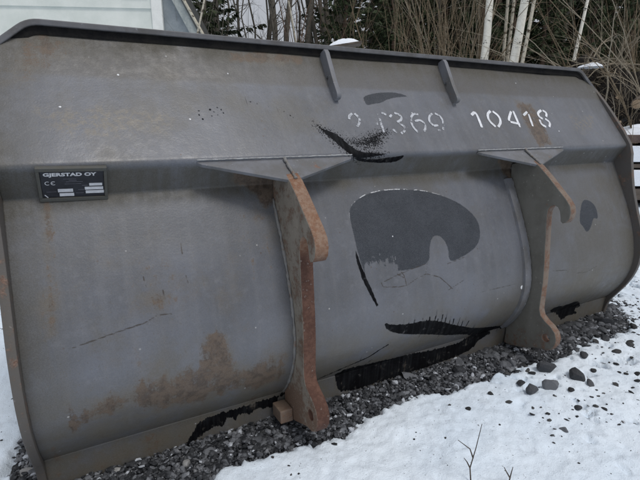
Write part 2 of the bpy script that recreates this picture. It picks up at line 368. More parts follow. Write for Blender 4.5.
    drag = t.math('MULTIPLY', t.ramp(t.attr('sd_tar'), .035, .0), t.ramp(streak2, .60, .68))
    bk = t.math('MAXIMUM', tar, t.math('MAXIMUM', spk, t.math('MULTIPLY', drag, .7)))
    scr = t.ramp(t.math('ADD', t.attr('sd_scr'), t.math('MULTIPLY', t.math('SUBTRACT', mid, .5), .006)), .0008, -.0008)
    c = t.mix(t.math('MULTIPLY', scr, .85), c, (.040, .032, .026))
    tcol = t.mix(t.ramp(t.math('ADD', t.math('MULTIPLY', blot, .5), t.math('MULTIPLY', streak2, .5)), .42, .62), (.004, .004, .005), (.013, .014, .016))
    gapm = t.math('MULTIPLY', t.attr('worn'), t.ramp(t.math('ADD', t.math('MULTIPLY', blot, .55), t.math('MULTIPLY', streak, .45)), .56, .66))
    bk = t.math('MULTIPLY', bk, t.math('SUBTRACT', 1, gapm), clamp=True)
    c = t.mix(t.math('MULTIPLY', bk, t.ramp(mid, .30, .42, .6, 1)), c, tcol)
    wh = t.ramp(t.math('ADD', t.attr('sd_white'), t.math('MULTIPLY', t.math('SUBTRACT', fine, .5), .004)), .0008, -.0008)
    c = t.mix(wh, c, (.75, .77, .8))
    h = t.math('ADD', t.math('MULTIPLY', fine, .25), t.math('ADD', t.math('MULTIPLY', mid, .5), t.math('MULTIPLY', bk, .5)))
    t.bump(h, .35, .004)
    r = t.math('ADD', t.ramp(mid, .3, .7, .30, .44), t.math('MULTIPLY', t.math('MAXIMUM', dk, rk), .22))
    r = t.math('ADD', r, t.math('MULTIPLY', t.math('MAXIMUM', bk, pm), .25))
    sp = t.ramp(t.math('MAXIMUM', bk, t.math('MULTIPLY', pm, .3)), 0, 1, .50, .06, False)
    return t.out(c, r, sp)

# ------------------------------------------------------------------ BUCKET
BW = 3.0
def fillet(a, b, c, r, n=5):
    a, b, c = map(np.array, (a, b, c)); u = (a - b) / np.linalg.norm(a - b); v = (c - b) / np.linalg.norm(c - b)
    p = b + u * r; q = b + v * r
    return [tuple((1 - t) ** 2 * p + 2 * t * (1 - t) * b + t * t * q) for t in np.linspace(0, 1, n)]


def catmull(P, n=6):
    P = [np.array(p) for p in P]; out = []
    for i in range(1, len(P) - 2):
        for k in range(n):
            t = k / n; p0, p1, p2, p3 = P[i - 1:i + 3]
            out.append(tuple(.5 * ((2 * p1) + (-p0 + p2) * t + (2 * p0 - 5 * p1 + 4 * p2 - p3) * t * t + (-p0 + 3 * p1 - 3 * p2 + p3) * t ** 3)))
    out.append(tuple(P[-2])); return out


# cross-section of the back, (y, z), from the rim down to the weld above the base strip
TOP, CR1, CR2, CR3 = (.288, 1.432), (.197, 1.288), (.0, 1.03), (.06, .932)
BELLY = catmull([(.1, 1.0), CR3, (.0, .81), (-.056, .69), (-.098, .58), (-.125, .48), (-.135, .39), (-.122, .30), (-.088, .22), (-.048, .160), (-.012, .118), (.03, .08)])
PROF = np.array([TOP] + fillet(TOP, CR1, CR2, .035) + fillet(CR1, CR2, CR3, .012, 4) + BELLY)
ARC = np.r_[0, np.cumsum(np.hypot(*np.diff(PROF, axis=0).T))]


def prof_at(s):
    return np.stack([np.interp(s, ARC, PROF[:, 0]), np.interp(s, ARC, PROF[:, 1])], -1)


def prof_normal(s):
    d = prof_at(s + .004) - prof_at(s - .004); n = np.stack([d[..., 1], -d[..., 0]], -1)
    return n / np.maximum(np.hypot(n[..., 0], n[..., 1]), 1e-9)[..., None]


bucket = empty('loader_bucket')
tag(bucket, 'worn grey steel wheel loader bucket seen from behind, standing on gravel at the snow edge', 'loader bucket')

M_SHELL = mat_shell()
M_PLATE = mat_worn_steel('grey_plate_paint', (.160, .166, .186), amount=.25, grime=(.10, .095, .085))
M_RIM = mat_worn_steel('rim_paint', (.120, .122, .132), amount=.15, grime=(.06, .055, .05))
M_SIDE = mat_worn_steel('side_plate_paint', (.098, .090, .086), amount=.5, rust=(.12, .07, .05), grime=(.09, .08, .065))
M_LUG = mat_worn_steel('lug_face_paint', (.250, .222, .185), amount=.62, low=(.30, .10, .12), rust=(.105, .062, .040), grime=(.13, .115, .095), scale=12)
M_LUGEDGE = mat_worn_steel('lug_edge_rust', (.225, .155, .125), amount=.62, rust=(.095, .048, .034), grime=(.145, .095, .075), scale=14, rough=.7)
def lug_edge_mat():
    t = NT('lug_edge_worn')
    n1 = t.noise(9, 7, .7); n2 = t.noise(60, 5, .7); n3 = t.noise(240, 3, .6)
    sp = t.n('ShaderNodeSeparateXYZ'); t.l(t.co(), sp.inputs[0])
    nose = t.math('MULTIPLY', t.ramp(sp.outputs[2], .70, .76), t.ramp(n1, .25, .65, .55, 1))     # the hook nose is rubbed paler than the shank
    k = t.math('ADD', t.math('MULTIPLY', n1, .5), t.math('MULTIPLY', n2, .5))
    shank = t.mix(t.ramp(k, .38, .60), (.135, .072, .052), (.075, .036, .026))
    pale = t.mix(t.ramp(k, .40, .62), (.290, .205, .150), (.190, .090, .050))
    c = t.mix(nose, shank, pale)
    c = t.mix(t.math('MULTIPLY', t.ramp(n2, .60, .68), .6), c, (.30, .26, .23))
    c = t.mix(t.ramp(n3, .64, .70, 0, .7), c, (.05, .03, .025))
    t.bump(t.math('ADD', n2, t.math('MULTIPLY', n3, .6)), .6, .003)
    return t.out(c, .75, .25)


M_LUG2 = mat_worn_steel('lug_face_grey', (.160, .155, .138), amount=.28, low=(.26, .06, .11), rust=(.110, .062, .040), grime=(.11, .105, .09), scale=10)
M_LUG2EDGE = mat_worn_steel('lug_edge_tan', (.185, .140, .108), amount=.65, low=(.30, .15, .1), rust=(.115, .060, .038), grime=(.15, .115, .09), scale=14)
M_WELD = mat_worn_steel('weld_metal', (.19, .19, .19), amount=.45, grime=(.13, .12, .10), scale=30)
M_WELDP = mat_worn_steel('chalky_weld', (.42, .43, .44), amount=.3, grime=(.20, .20, .20), scale=40)
M_DARK = mat_simple('rim_shade_stick_black', (.007, .007, .008), (.016, .015, .014), 20, .85, spec=.12)  # near-black: painted shade under the rim, also the black stick
M_WHITE = mat_simple('stencil_white', (.62, .64, .66), (.74, .76, .78), 60, .7)
M_BLOCK = mat_worn_steel('block_rust', (.20, .150, .115), amount=.55, rust=(.13, .078, .052), grime=(.15, .11, .09), scale=16)


SBND = ARC[-1]
DENT = .0055


def dents(X, S, dent):
    d = (fbm(X * 1.7 + 3, S * 2.1, 3, 5) - .5) * dent * 2 + (fbm(X * 7, S * 5, 2, 9) - .5) * dent * .35
    return d * sstep(0, .06, X) * sstep(0, .06, BW - X)


def shell_sheet(name, s0, s1, yz, step, mat, proud=0.0, thick=.010, dent=.0):
    """bent sheet from arc length s0 to s1 carrying its paint marks as surface attributes"""
    ns, nx = int((s1 - s0) / step) + 1, int((BW - .046) / step)
    s = np.linspace(s0, s1, ns); x = np.linspace(.023, BW - .023, nx)
    pz = yz(s)
    X, S = np.meshgrid(x, s); Y = np.repeat(pz[:, :1], nx, 1); Z = np.repeat(pz[:, 1:], nx, 1)
    # spill guard corners are cut off
    lim = np.clip((Z - 1.335) / .115, 0, 1) * .137
    X = np.clip(X, lim, BW - lim)
    if dent:
        n = prof_normal(s); d = dents(X, S, dent)
        Y = Y + n[:, :1] * d; Z = Z + n[:, 1:] * d
    V = np.stack([X, Y - proud, Z], -1).reshape(-1, 3)
    i = np.arange(ns - 1)[:, None] * nx + np.arange(nx - 1)
    F = np.stack([i, i + nx, i + nx + 1, i + 1], -1).reshape(-1, 4)
    # inner face and closing rim, coarse
    me = mesh_np(name, V, F, True)
    P = np.stack([X, S], -1).reshape(-1, 2); n = len(P)
    A = {}
    def mn(items, fn, base=.25):
        out = np.full(n, base)
        for it in items:
            a = np.array(it)
            m = (P[:, 0] > a[:, 0].min() - .2) & (P[:, 0] < a[:, 0].max() + .2) & (P[:, 1] > a[:, 1].min() - .2) & (P[:, 1] < a[:, 1].max() + .2)
            if m.any(): out[m] = np.minimum(out[m], fn(P[m], it))
        return out
    smp = lambda k, it=2: smooth_poly(MARK['poly'][k], it)
    A['sd_primer'] = mn([smp('P1'), smp('P2', 1), smp('P3')], sdf_poly)
    A['sd_tar'] = mn([smp('T1b'), smp('T2', 1), smp('T3', 1), smp('T4', 1), smp('T7', 1), MARK['poly']['T5']], sdf_poly)
    A['sd_tar'] = np.minimum(A['sd_tar'], np.minimum(mn([smp('T1')], sdf_poly) + .007, mn([MARK['poly']['T6']], sdf_poly) + .0022))
    for k, w in (('L1', .004), ('S12', .004), ('S13', .003)):
        A['sd_tar'] = np.minimum(A['sd_tar'], mn([MARK['lines'][k]], sdf_line) - w)
    for k in range(15): A['sd_tar'] = np.minimum(A['sd_tar'], mn([MARK['lines']['BR%d' % k]], sdf_line) - .0028)
    A['sd_speck'] = np.minimum(mn([smp('T1')], sdf_poly) - .010, mn([smp('T1s')], sdf_poly) + .016)
    sc = mn([MARK['lines'][k] for k in ('L4', 'L5', 'S1', 'S2', 'S3', 'S4', 'S5', 'S6', 'S7', 'S8', 'S9', 'S10', 'S11', 'L3')], sdf_line)
    A['sd_scr'] = sc - .0019
    for q in MARK['dots']['B']: A['sd_tar'] = np.minimum(A['sd_tar'], np.hypot(*(P - q).T) - .0028)
    w = mn([MARK['dots']['W2']], sdf_line) - .009
    for q in MARK['dots']['W']: w = np.minimum(w, np.hypot(*(P - q).T) - .0032)
    A['sd_white'] = w
    A['sd_stick'] = mn([smp('K1') if 'K1' in MARK['poly'] else MARK['stick']['K1'], MARK['stick']['K2']], sdf_poly)
    rw = np.zeros(n)
    for k, wt, soft in (('R1', 1.0, .06), ('R2', .85, .09), ('R3', .8, .04), ('R4', .8, .05), ('R5', 1.25, .05), ('R6', 1.0, .03), ('R7', .36, .12), ('R8', .5, .10), ('R9', .6, .04), ('R10', .55, .10), ('R11', .20, .16)):
        rw = np.maximum(rw, wt * sstep(soft, -soft * .5, mn([MARK['rust'][k]], sdf_poly)))
    rw = np.maximum(rw, .30 * sstep(1.25, 1.45, P[:, 1]))
    A['rust'] = rw
    z = V[:, 2]
    A['wash'] = np.clip(.9 * sstep(.50, .22, z) + .45 * sstep(2.0, 2.6, V[:, 0]) * sstep(.62, .7, P[:, 1]), 0, 1)
    d = .12 + .38 * sstep(.30, .08, z) + .85 * sstep(.50, .525, P[:, 1]) * sstep(.68, .62, P[:, 1]) + .35 * sstep(.22, .10, P[:, 1]) + .9 * sstep(.12, .0, P[:, 1])  # grime, plus shade painted into the fold panel and below the rim
    d += .75 * sstep(.20, .0, V[:, 0]) + .45 * sstep(2.75, 3.0, V[:, 0]) + .45 * sstep(1.9, 2.5, V[:, 0]) * sstep(.6, .8, P[:, 1])  # left edge darkening is a painted vignette
    for lx in (LX1, LX2):
        d += .5 * sstep(.10, .0, np.abs(V[:, 0] - lx)) * sstep(.55, .7, P[:, 1])
    A['dirt_shade'] = np.clip(d, 0, 1)
    # the big patch was brushed out thin along its lower side
    a = np.array(MARK['poly']['P1']); top, bot = a[:, 1].min(), a[:, 1].max()
    f = .95 * sstep(top + .66 * (bot - top), bot, P[:, 1]) * sstep(a[:, 0].min() + .26, a[:, 0].min() + .12, P[:, 0]) * sstep(a[:, 0].min() - .0, a[:, 0].min() + .05, P[:, 0])
    A['fray'] = f
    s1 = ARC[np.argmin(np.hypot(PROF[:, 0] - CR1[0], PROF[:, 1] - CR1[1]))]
    A['upper'] = sstep(s1 + .012, s1 - .008, P[:, 1])  # mask for the darker tone painted on the panel above the crease
    A['worn'] = sstep(SBND - .11, SBND, P[:, 1])
    A['rimw'] = sstep(top + .33 * (bot - top), top + .1 * (bot - top), P[:, 1]) * (P[:, 1] > ARC[-1] * .4) * sstep(a[:, 0].max() - .1, a[:, 0].max() - .35, P[:, 0])
    for k, v in A.items():
        at_ = me.attributes.new(k, 'FLOAT', 'POINT'); at_.data.foreach_set('value', v.astype(np.float32))
    o = link(name, me, mat, bucket)
    m = o.modifiers.new('thickness', 'SOLIDIFY'); m.thickness = thick; m.offset = -1
    return o


LX1, LX2 = .858, 2.114                    # the two lugs
STEP = .0042
back = shell_sheet('back_plate', 0, ARC[-1], prof_at, STEP, M_SHELL, dent=DENT)
SB = ARC[-1]
shell_sheet('base_strip', SB - .004, SB + .122, lambda s: np.stack([-.020 + (s - SB) * .11, .120 - (s - SB)], -1), .005, M_SHELL, thick=.016)
tag(bucket.children[-1], 'narrow wear strip welded along the bottom, smeared with tar')


def extrude_x(name, outline, x0, x1, mats, parent, bevel=.0, holes=(), edge_mat=None, rot=None):
    """plate whose outline lies in the y-z plane, from x0 to x1; curve fill copes with hooks and holes"""
    cu = bpy.data.curves.new(name, 'CURVE'); cu.dimensions = '2D'; cu.fill_mode = 'BOTH'
    cu.extrude = (x1 - x0) / 2 - bevel; cu.bevel_depth = bevel; cu.bevel_resolution = 1; cu.offset = -bevel
    for c in (outline,) + tuple(holes):
        sp = cu.splines.new('POLY'); sp.points.add(len(c) - 1); sp.use_cyclic_u = True
        for p, q in zip(sp.points, c): p.co = (q[0], q[1], 0, 1)
    tmp = bpy.data.objects.new(name, cu); COL.objects.link(tmp)
    bpy.context.view_layer.update()
    me = bpy.data.meshes.new_from_object(tmp.evaluated_get(bpy.context.evaluated_depsgraph_get()))
    bpy.data.objects.remove(tmp); bpy.data.curves.remove(cu)
    me.name = name
    xm = (x0 + x1) / 2
    for v in me.vertices:
        y, z, x = v.co; v.co = (xm + x, y, z)
    me.materials.clear()
    for m in (mats if isinstance(mats, (list, tuple)) else [mats]): me.materials.append(m)
    bm = bmesh.new(); bm.from_mesh(me); bmesh.ops.remove_doubles(bm, verts=bm.verts, dist=1e-5)
    bmesh.ops.recalc_face_normals(bm, faces=bm.faces)
    for f in bm.faces:
        f.material_index = 0
        if len(me.materials) > 1 and abs(f.normal.x) < .8: f.material_index = 1
    bm.to_mesh(me); bm.free()
    o = bpy.data.objects.new(name, me); COL.objects.link(o); o.parent = parent
    return o


# side plates: the rear outline stands about 3 cm proud of the back sheet
rear = [(.240, 1.349), (.171, 1.276), (.112, 1.206), (.033, 1.106), (-.014, 1.035), (-.030, .985), (-.034, .948), (-.052, .86)] + \
       catmull([(-.04, .9), (-.066, .80), (-.105, .68), (-.146, .565), (-.164, .47), (-.165, .386), (-.150, .31), (-.118, .235), (-.076, .165), (-.042, .110), (-.026, .06), (-.018, .004), (0, -.1)], 4)
side_outline = rear + [(1.10, .004), (1.22, .03), (1.16, .16), (.86, .86), (.62, 1.20), (.43, 1.33)]
for x0 in (0.0, BW - .024):
    extrude_x('side_plate', side_outline, x0, x0 + .024, M_SIDE, bucket, bevel=.002)

# floor plate and cutting edge run away from us under the bucket
mb = MB(); mb.box((BW / 2, .50, .016), (BW - .052, .99, .022)); mb.build('floor_plate', M_SIDE, bucket)
mb = MB(); mb.box((BW / 2, 1.115, .020), (BW + .10, .26, .032)); mb.build('cutting_edge', M_SIDE, bucket, bevel=.004)

# rim: flat bar bent over the cut corners
def rim_path(off):
    lo, hi, c = 1.343, 1.457, .137
    left = [(-.004, lo)] + fillet((-.004, lo), (c, hi), (1, hi), .035, 6)
    pts = left + [(BW - p[0], p[1]) for p in left[::-1]]
    out = []
    for i, p in enumerate(pts):
        a = pts[max(i - 1, 0)]; b = pts[min(i + 1, len(pts) - 1)]
        dx, dz = b[0] - a[0], b[1] - a[1]; L = math.hypot(dx, dz)
        out.append((p[0] + dz / L * off, p[1] - dx / L * off))
    return out


up, lo = rim_path(0), rim_path(.018)
mb = MB(); n = len(up)
yf = lambda z: .236 + .022 * min(1, max(0, (z - 1.33) / .12))
vs = []
for (a, b) in zip(up, lo):
    f = yf(a[1]); vs += [(a[0], f, a[1]), (a[0], f + .115, a[1] + .0), (b[0], f + .115, b[1]), (b[0], f, b[1])]
fs = []
for i in range(n - 1):
    for k in range(4): fs.append((i * 4 + k, i * 4 + (k + 1) % 4, i * 4 + 4 + (k + 1) % 4, i * 4 + 4 + k))
fs += [(0, 3, 2, 1), tuple((n - 1) * 4 + k for k in range(4))]
mb.add(vs, fs)
mb.build('rim_bar', M_RIM, bucket, bevel=.003)
# added near-black bar painting in the shade under the rim, round the cut corners
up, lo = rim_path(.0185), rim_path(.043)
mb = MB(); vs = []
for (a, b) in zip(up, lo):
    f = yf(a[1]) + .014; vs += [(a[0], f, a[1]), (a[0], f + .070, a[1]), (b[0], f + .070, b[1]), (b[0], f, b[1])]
mb.add(vs, fs); mb.build('rim_shade_bar', M_DARK, bucket)
# short tabs in the corner under the rim, near-black to paint in its shade
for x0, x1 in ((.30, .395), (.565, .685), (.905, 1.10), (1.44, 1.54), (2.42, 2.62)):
    mb = MB(); mb.box(((x0 + x1) / 2, .294, 1.408), (x1 - x0, .034, .016)); mb.build('rim_shade_tab', M_DARK, bucket, bevel=.002)

# small stiffeners between rim and back
def off_prof(s, d):
    p = prof_at(np.array([s]))[0]; q = prof_normal(np.array([s]))[0]; return (p[0] + q[0] * d, p[1] + q[1] * d)
print('normal check', prof_normal(np.array([.3]))[0])
for gx in (1.168, 1.802):
    out = [off_prof(.012, -.004), (.241, 1.437), (.228, 1.425), (.168, 1.318), (.132, 1.264), (.128, 1.250), (.136, 1.240), (.155, 1.234)] + [off_prof(s, -.004) for s in (.26, .19, .1)]
    hole = [(.212 + .009 * math.cos(a), 1.322 + .009 * math.sin(a)) for a in np.linspace(0, 2 * math.pi, 12, endpoint=False)]
    extrude_x('stiffener', out, gx - .010, gx + .010, M_PLATE, bucket, bevel=.0015, holes=(hole,))

# three-cornered plates over the lugs
def tri_plate(cx, half):
    # lies on the ridge of the back, tip towards us and a little down; slotted for the lug
    t = .013
    back_y, back_z, tip_y, tip_z = -.001, 1.028, -.098, .962
    nrm = Vector((0, tip_z - back_z, -(tip_y - back_y))).normalized()
    pts = [(cx - half, back_y + .006, back_z - .004), (cx - half + .012, back_y - .012, back_z - .010), (cx - .012, tip_y, tip_z), (cx + .012, tip_y, tip_z), (cx + half - .012, back_y - .012, back_z - .010), (cx + half, back_y + .006, back_z - .004), (cx, back_y + .02, back_z - .0)]
    mb = MB(); k = len(pts)
    a = [Vector(p) for p in pts]; b = [p - nrm * t for p in a] if nrm.z > 0 else [p + nrm * t for p in a]
    mb.add(a + b, [tuple(range(k)), tuple(range(k, 2 * k))[::-1]] + [(i, i + k, (i + 1) % k + k, (i + 1) % k) for i in range(k)])
    o = mb.build('triangle_plate', M_PLATE, bucket, bevel=.002)
    return o


def lumpy(mb, a, b, r, n=14, seed=0):
    q = random.Random(seed); a = Vector(a); b = Vector(b)
    pts = [a.lerp(b, i / n) + Vector((q.uniform(-1, 1), q.uniform(-1, 1), q.uniform(-1, 1))) * r * .25 for i in range(n + 1)]
    mb.tube(pts, [r * q.uniform(.75, 1.25) for _ in pts], 6)


LUG = [(-.060, .985), (-.106, .960), (-.160, .915), (-.214, .866), (-.258, .826), (-.282, .798), (-.290, .770), (-.286, .740), (-.272, .722), (-.256, .716), (-.246, .724),
       (-.242, .745), (-.236, .768), (-.224, .784), (-.206, .790), (-.190, .782), (-.180, .765), (-.178, .735), (-.182, .68), (-.188, .60), (-.197, .50), (-.201, .42), (-.200, .34),
       (-.200, .285), (-.210, .258), (-.236, .238), (-.268, .222), (-.292, .200), (-.303, .172), (-.300, .140), (-.284, .112), (-.258, .096), (-.228, .094), (-.19, .080), (-.12, .050), (-.05, .034), (-.021, .034)]
hole_c = (-.250, .158)
LHOLE = [(hole_c[0] + .019 * math.cos(a), hole_c[1] + .019 * math.sin(a)) for a in np.linspace(0, 2 * math.pi, 16, endpoint=False)]
in_edge = [(-.025, .10)] + [off_prof(s, -.006) for s in np.linspace(SB - .02, .66, 26)] + [(.045, .955)]


def lug(cx, face, edge, half, seed, label, block_side, T=.019, tx=None):
    tx = cx if tx is None else tx
    o = extrude_x('hook_lug', LUG + in_edge, cx - T, cx + T, [face, edge], bucket, bevel=.0035, holes=(LHOLE,))
    tag(o, label)
    w = MB(); q = random.Random(seed)
    for sx in (-1, 1):
        pts = []; rs = []
        for s in np.linspace(.665, SB - .01, 70):
            y, z = off_prof(s, .002); pts.append((cx + sx * (T + .004) + q.uniform(-.001, .001), y + q.uniform(-.001, .001), z)); rs.append(.0058 * q.uniform(.6, 1.35))
        w.tube(pts, rs, 6)
    w.build('weld_bead', M_WELD, o, smooth=True)
    tri_plate(tx, half)
    w = MB(); lumpy(w, (cx + .002, -.006, 1.028), (cx + .002, -.100, .965), .0055, 16, seed)
    w.build('weld_bead', M_WELD, bucket, smooth=True)
    w = MB(); lumpy(w, (tx - half, .003, 1.0305), (tx + half, .003, 1.0305), .0022, 60, seed + 3)
    w.build('weld_bead', M_WELDP, bucket, smooth=True)
    mb = MB(); bx = cx + block_side * (T + .027)
    mb.box((bx, -.066, .068), (.052, .080, .052), Matrix.Rotation(R(-4), 3, 'X')); mb.build('stop_block', M_BLOCK, bucket, bevel=.004)
    return o


lug(LX1 + .008, M_LUG, lug_edge_mat(), .294, 3, 'left hook lug, tan and rusty', -1, .0245, LX1)
lug(LX2, M_LUG2, M_LUG2EDGE, .297, 5, 'right hook lug, mostly grey with a brown edge', 1)
# doubling bar lying along the belly left of the right-hand lug
mb = MB(); vs = []; fs = []
ss = np.linspace(.66, SB - .03, 30)
for i, s in enumerate(ss):
    a = off_prof(s, -.003); b = off_prof(s, .012); xl, xr = LX2 - .075, LX2 - .030
    vs += [(xl, a[0], a[1]), (xl + .004, b[0], b[1]), (xr, b[0], b[1]), (xr, a[0], a[1])]
    if i:
        for k in range(3): fs.append(((i - 1) * 4 + k, (i - 1) * 4 + k + 1, i * 4 + k + 1, i * 4 + k))
mb.add(vs, fs); mb.build('doubler_bar', M_PLATE, bucket, smooth=False)

# ------------------------------------------------------------------ stencilled numbers on the sloping panel
sl = np.array(CR2) - np.array(CR1); sl = sl / np.hypot(*sl); nn = np.array([sl[1], -sl[0]])
if nn[1] < 0: nn = -nn
def on_back(x, s, d=.0):
    q_ = prof_normal(np.array([s]))[0]; k = float(dents(np.array([x]), np.array([s]), DENT)[0])
    p = prof_at(np.array([s]))[0] + q_ * k + nn * d
    return Vector((x, p[0], p[1]))


def stencil_mat(name, wear, col):
    t = NT(name)
    n = t.math('ADD', t.math('MULTIPLY', t.noise(60, 5, .7), .6), t.math('MULTIPLY', t.noise(14, 3, .6), .4))
    t.l(t.ramp(n, wear, wear - .06), t.b.inputs['Alpha'])
    return t.out(t.mix(t.ramp(n, .4, .6), col, tuple(c * .75 for c in col)), .75, .3)


M_ST_FAINT = stencil_mat('stencil_white_worn', .58, (.50, .52, .56))
M_ST = stencil_mat('stencil_white', .68, (.74, .76, .80))
for k, (name, strokes) in enumerate(DIG):
    mb = MB()
    q = random.Random(k); faint = k < 5
    hw = .0054 if faint else .0070
    for st in strokes:
        P2 = [np.array(p) for p in st]
        # rounder strokes
        for _ in range(2 if len(P2) > 2 else 0):
            Q = [P2[0]]
            for a, b in zip(P2[:-1], P2[1:]): Q += [a * .75 + b * .25, a * .25 + b * .75]
            P2 = Q + [P2[-1]]
        if len(P2) == 2: P2 = [P2[0] + (P2[1] - P2[0]) * t for t in (0, .33, .66, 1)]
        vs = []; fs = []
        for i, p in enumerate(P2):
            d = P2[min(i + 1, len(P2) - 1)] - P2[max(i - 1, 0)]; d = d / np.hypot(*d); pn = np.array([-d[1], d[0]])
            w = hw * q.uniform(.92, 1.08) * (.8 if i in (0, len(P2) - 1) else 1)
            for sg in (-1, 1):
                c = p + pn * sg * w; vs.append(on_back(c[0], c[1], .0014))
            if i: fs.append((2 * i - 2, 2 * i - 1, 2 * i + 1, 2 * i))
        mb.add(vs, fs)
    o = mb.build('stencil_digit', M_ST_FAINT if faint else M_ST, bucket)
    tag(o, ('faded' if faint else 'crisp') + ' white stencilled ' + name[0])

# ------------------------------------------------------------------ rating plate on the recessed panel
PLS = ARC[np.argmin(np.hypot(PROF[:, 0] - CR2[0], PROF[:, 1] - CR2[1]))] + .056
pc = prof_at(np.array([PLS]))[0]; pn_ = prof_normal(np.array([PLS]))[0]
if pn_[0] > 0: pn_ = -pn_
px_ = Vector((1, 0, -.035)).normalized(); pz_ = Vector((0, pn_[0], pn_[1])).normalized(); py_ = pz_.cross(px_).normalized()
PM = Matrix((px_, py_, pz_)).transposed().to_4x4(); PM.translation = Vector((.207, pc[0], pc[1])) + pz_ * .006
M_FRAME = mat_worn_steel('plate_frame_paint', (.075, .077, .072), amount=.2, grime=(.07, .065, .05), scale=40)
M_PL = mat_simple('plate_black', (.008, .009, .014), (.016, .018, .026), 30, .35, .05)
M_FIELD = mat_simple('plate_white', (.50, .51, .54), (.62, .63, .66), 80, .5, .05)
mb = MB(); mb.box((0, 0, .0), (.163, .095, .008)); rp = mb.build('rating_plate', M_PL, bucket, bevel=.001); rp.matrix_local = PM
mb = MB()
for c, d in (((0, .0535, .002), (.181, .012, .014)), ((0, -.0535, .002), (.181, .012, .014)), ((-.0860, 0, .002), (.009, .0949, .0139)), ((.0860, 0, .002), (.009, .0949, .0139))):
    mb.box(c, d)
mb.build('frame', M_FRAME, rp, bevel=.0015)


def U(u, v): return ((u - 320) / 520 * .163, -(v - 212) / 230 * .095)
for (a, b, c, d) in ((188, 312, 252, 280), (198, 318, 290, 317), (452, 563, 207, 230), (412, 570, 240, 265), (417, 575, 273, 298)):
    (x0, y0), (x1, y1) = U(a, d), U(b, c)
    mb = MB(); mb.box(((x0 + x1) / 2, (y0 + y1) / 2, .0046), (x1 - x0, y1 - y0, .0008)); mb.build('white_field', M_FIELD, rp)
M_PRINT = mat_simple('plate_grey_print', (.10, .10, .12), (.16, .16, .19), 50, .5)
for (a, b, v) in ((240, 345, 165), (285, 350, 178), (260, 400, 190), (250, 385, 208), (390, 440, 225), (355, 405, 262), (335, 400, 292), (95, 175, 275)):
    (x0, y0), (x1, _) = U(a, v), U(b, v); mb = MB(); mb.box(((x0 + x1) / 2, y0, .0045), (x1 - x0, .0011, .0006)); mb.build('print_line', M_PRINT, rp)
mb = MB(); (x0, y0), (x1, y1) = U(78, 300), U(102, 325); L_ = math.hypot(x1 - x0, y1 - y0)
mb.box(((x0 + x1) / 2, (y0 + y1) / 2, .0050), (L_, .0025, .0008), Matrix.Rotation(math.atan2(y1 - y0, x1 - x0), 3, 'Z')); mb.build('scratch', M_FIELD, rp)


def lettering(text, size, cx, cy, sx=1.0, bold=.0, name='lettering', parent=None, z=.0046):
    cu = bpy.data.curves.new('t', 'FONT'); cu.body = text; cu.size = size; cu.align_x = 'CENTER'; cu.align_y = 'CENTER'; cu.extrude = .0004; cu.offset = bold; cu.resolution_u = 3
    tmp = bpy.data.objects.new('t', cu); COL.objects.link(tmp); bpy.context.view_layer.update()
    me = bpy.data.meshes.new_from_object(tmp.evaluated_get(bpy.context.evaluated_depsgraph_get()))
    bpy.data.objects.remove(tmp); bpy.data.curves.remove(cu); me.name = name
    me.materials.clear()
    for v in me.vertices: v.co.x = v.co.x * sx + cx; v.co.y += cy; v.co.z += z
    return link(name, me, M_FIELD, parent)


lettering('GJERSTAD OY', .0155, *U(300, 128), 1.38, .0006, parent=rp)
# CE mark: two open rings, the second with a bar
mb = MB()
for k, uc in enumerate((112, 160)):
    cx, cy = U(uc, 200); r0, r1 = .0050, .0068
    for i in range(10):
        a0, a1 = R(50) + i * R(26), R(50) + (i + 1) * R(26)
        c = [(cx + r * math.cos(a), cy + r * math.sin(a), .0047) for a in (a0, a1) for r in (r0, r1)]
        mb.add(c, [(0, 1, 3, 2)])
    if k: mb.add([(cx - .006, cy - .0008, .0047), (cx - .0005, cy - .0008, .0047), (cx - .0005, cy + .0008, .0047), (cx - .006, cy + .0008, .0047)], [(0, 1, 2, 3)])
mb.build('ce_mark', M_FIELD, rp)

# ------------------------------------------------------------------ GROUND
def axis(dense0, dense1, step, far, growth=1.16):
    a = list(np.arange(dense0, dense1, step)); s = step
    hi = a[-1]
    while hi < far: s *= growth; hi += s; a.append(hi)
    s = step; lo = a[0]
    while lo > -far: s *= growth; lo -= s; a.insert(0, lo)
    return np.array(a)


def edge_y(x):
    e = np.array(SNOWEDGE); o = np.argsort(e[:, 0]); e = e[o]
    y = np.interp(x, e[:, 0], e[:, 1])
    return y


def rise(x, y):
    """the ground climbs a little towards the wood and along its right-hand side"""
    b = (x - CAM[0]) * FH[0] + (y - CAM[1]) * FH[1]
    return .55 * sstep(6, 16, b) + .0 * x


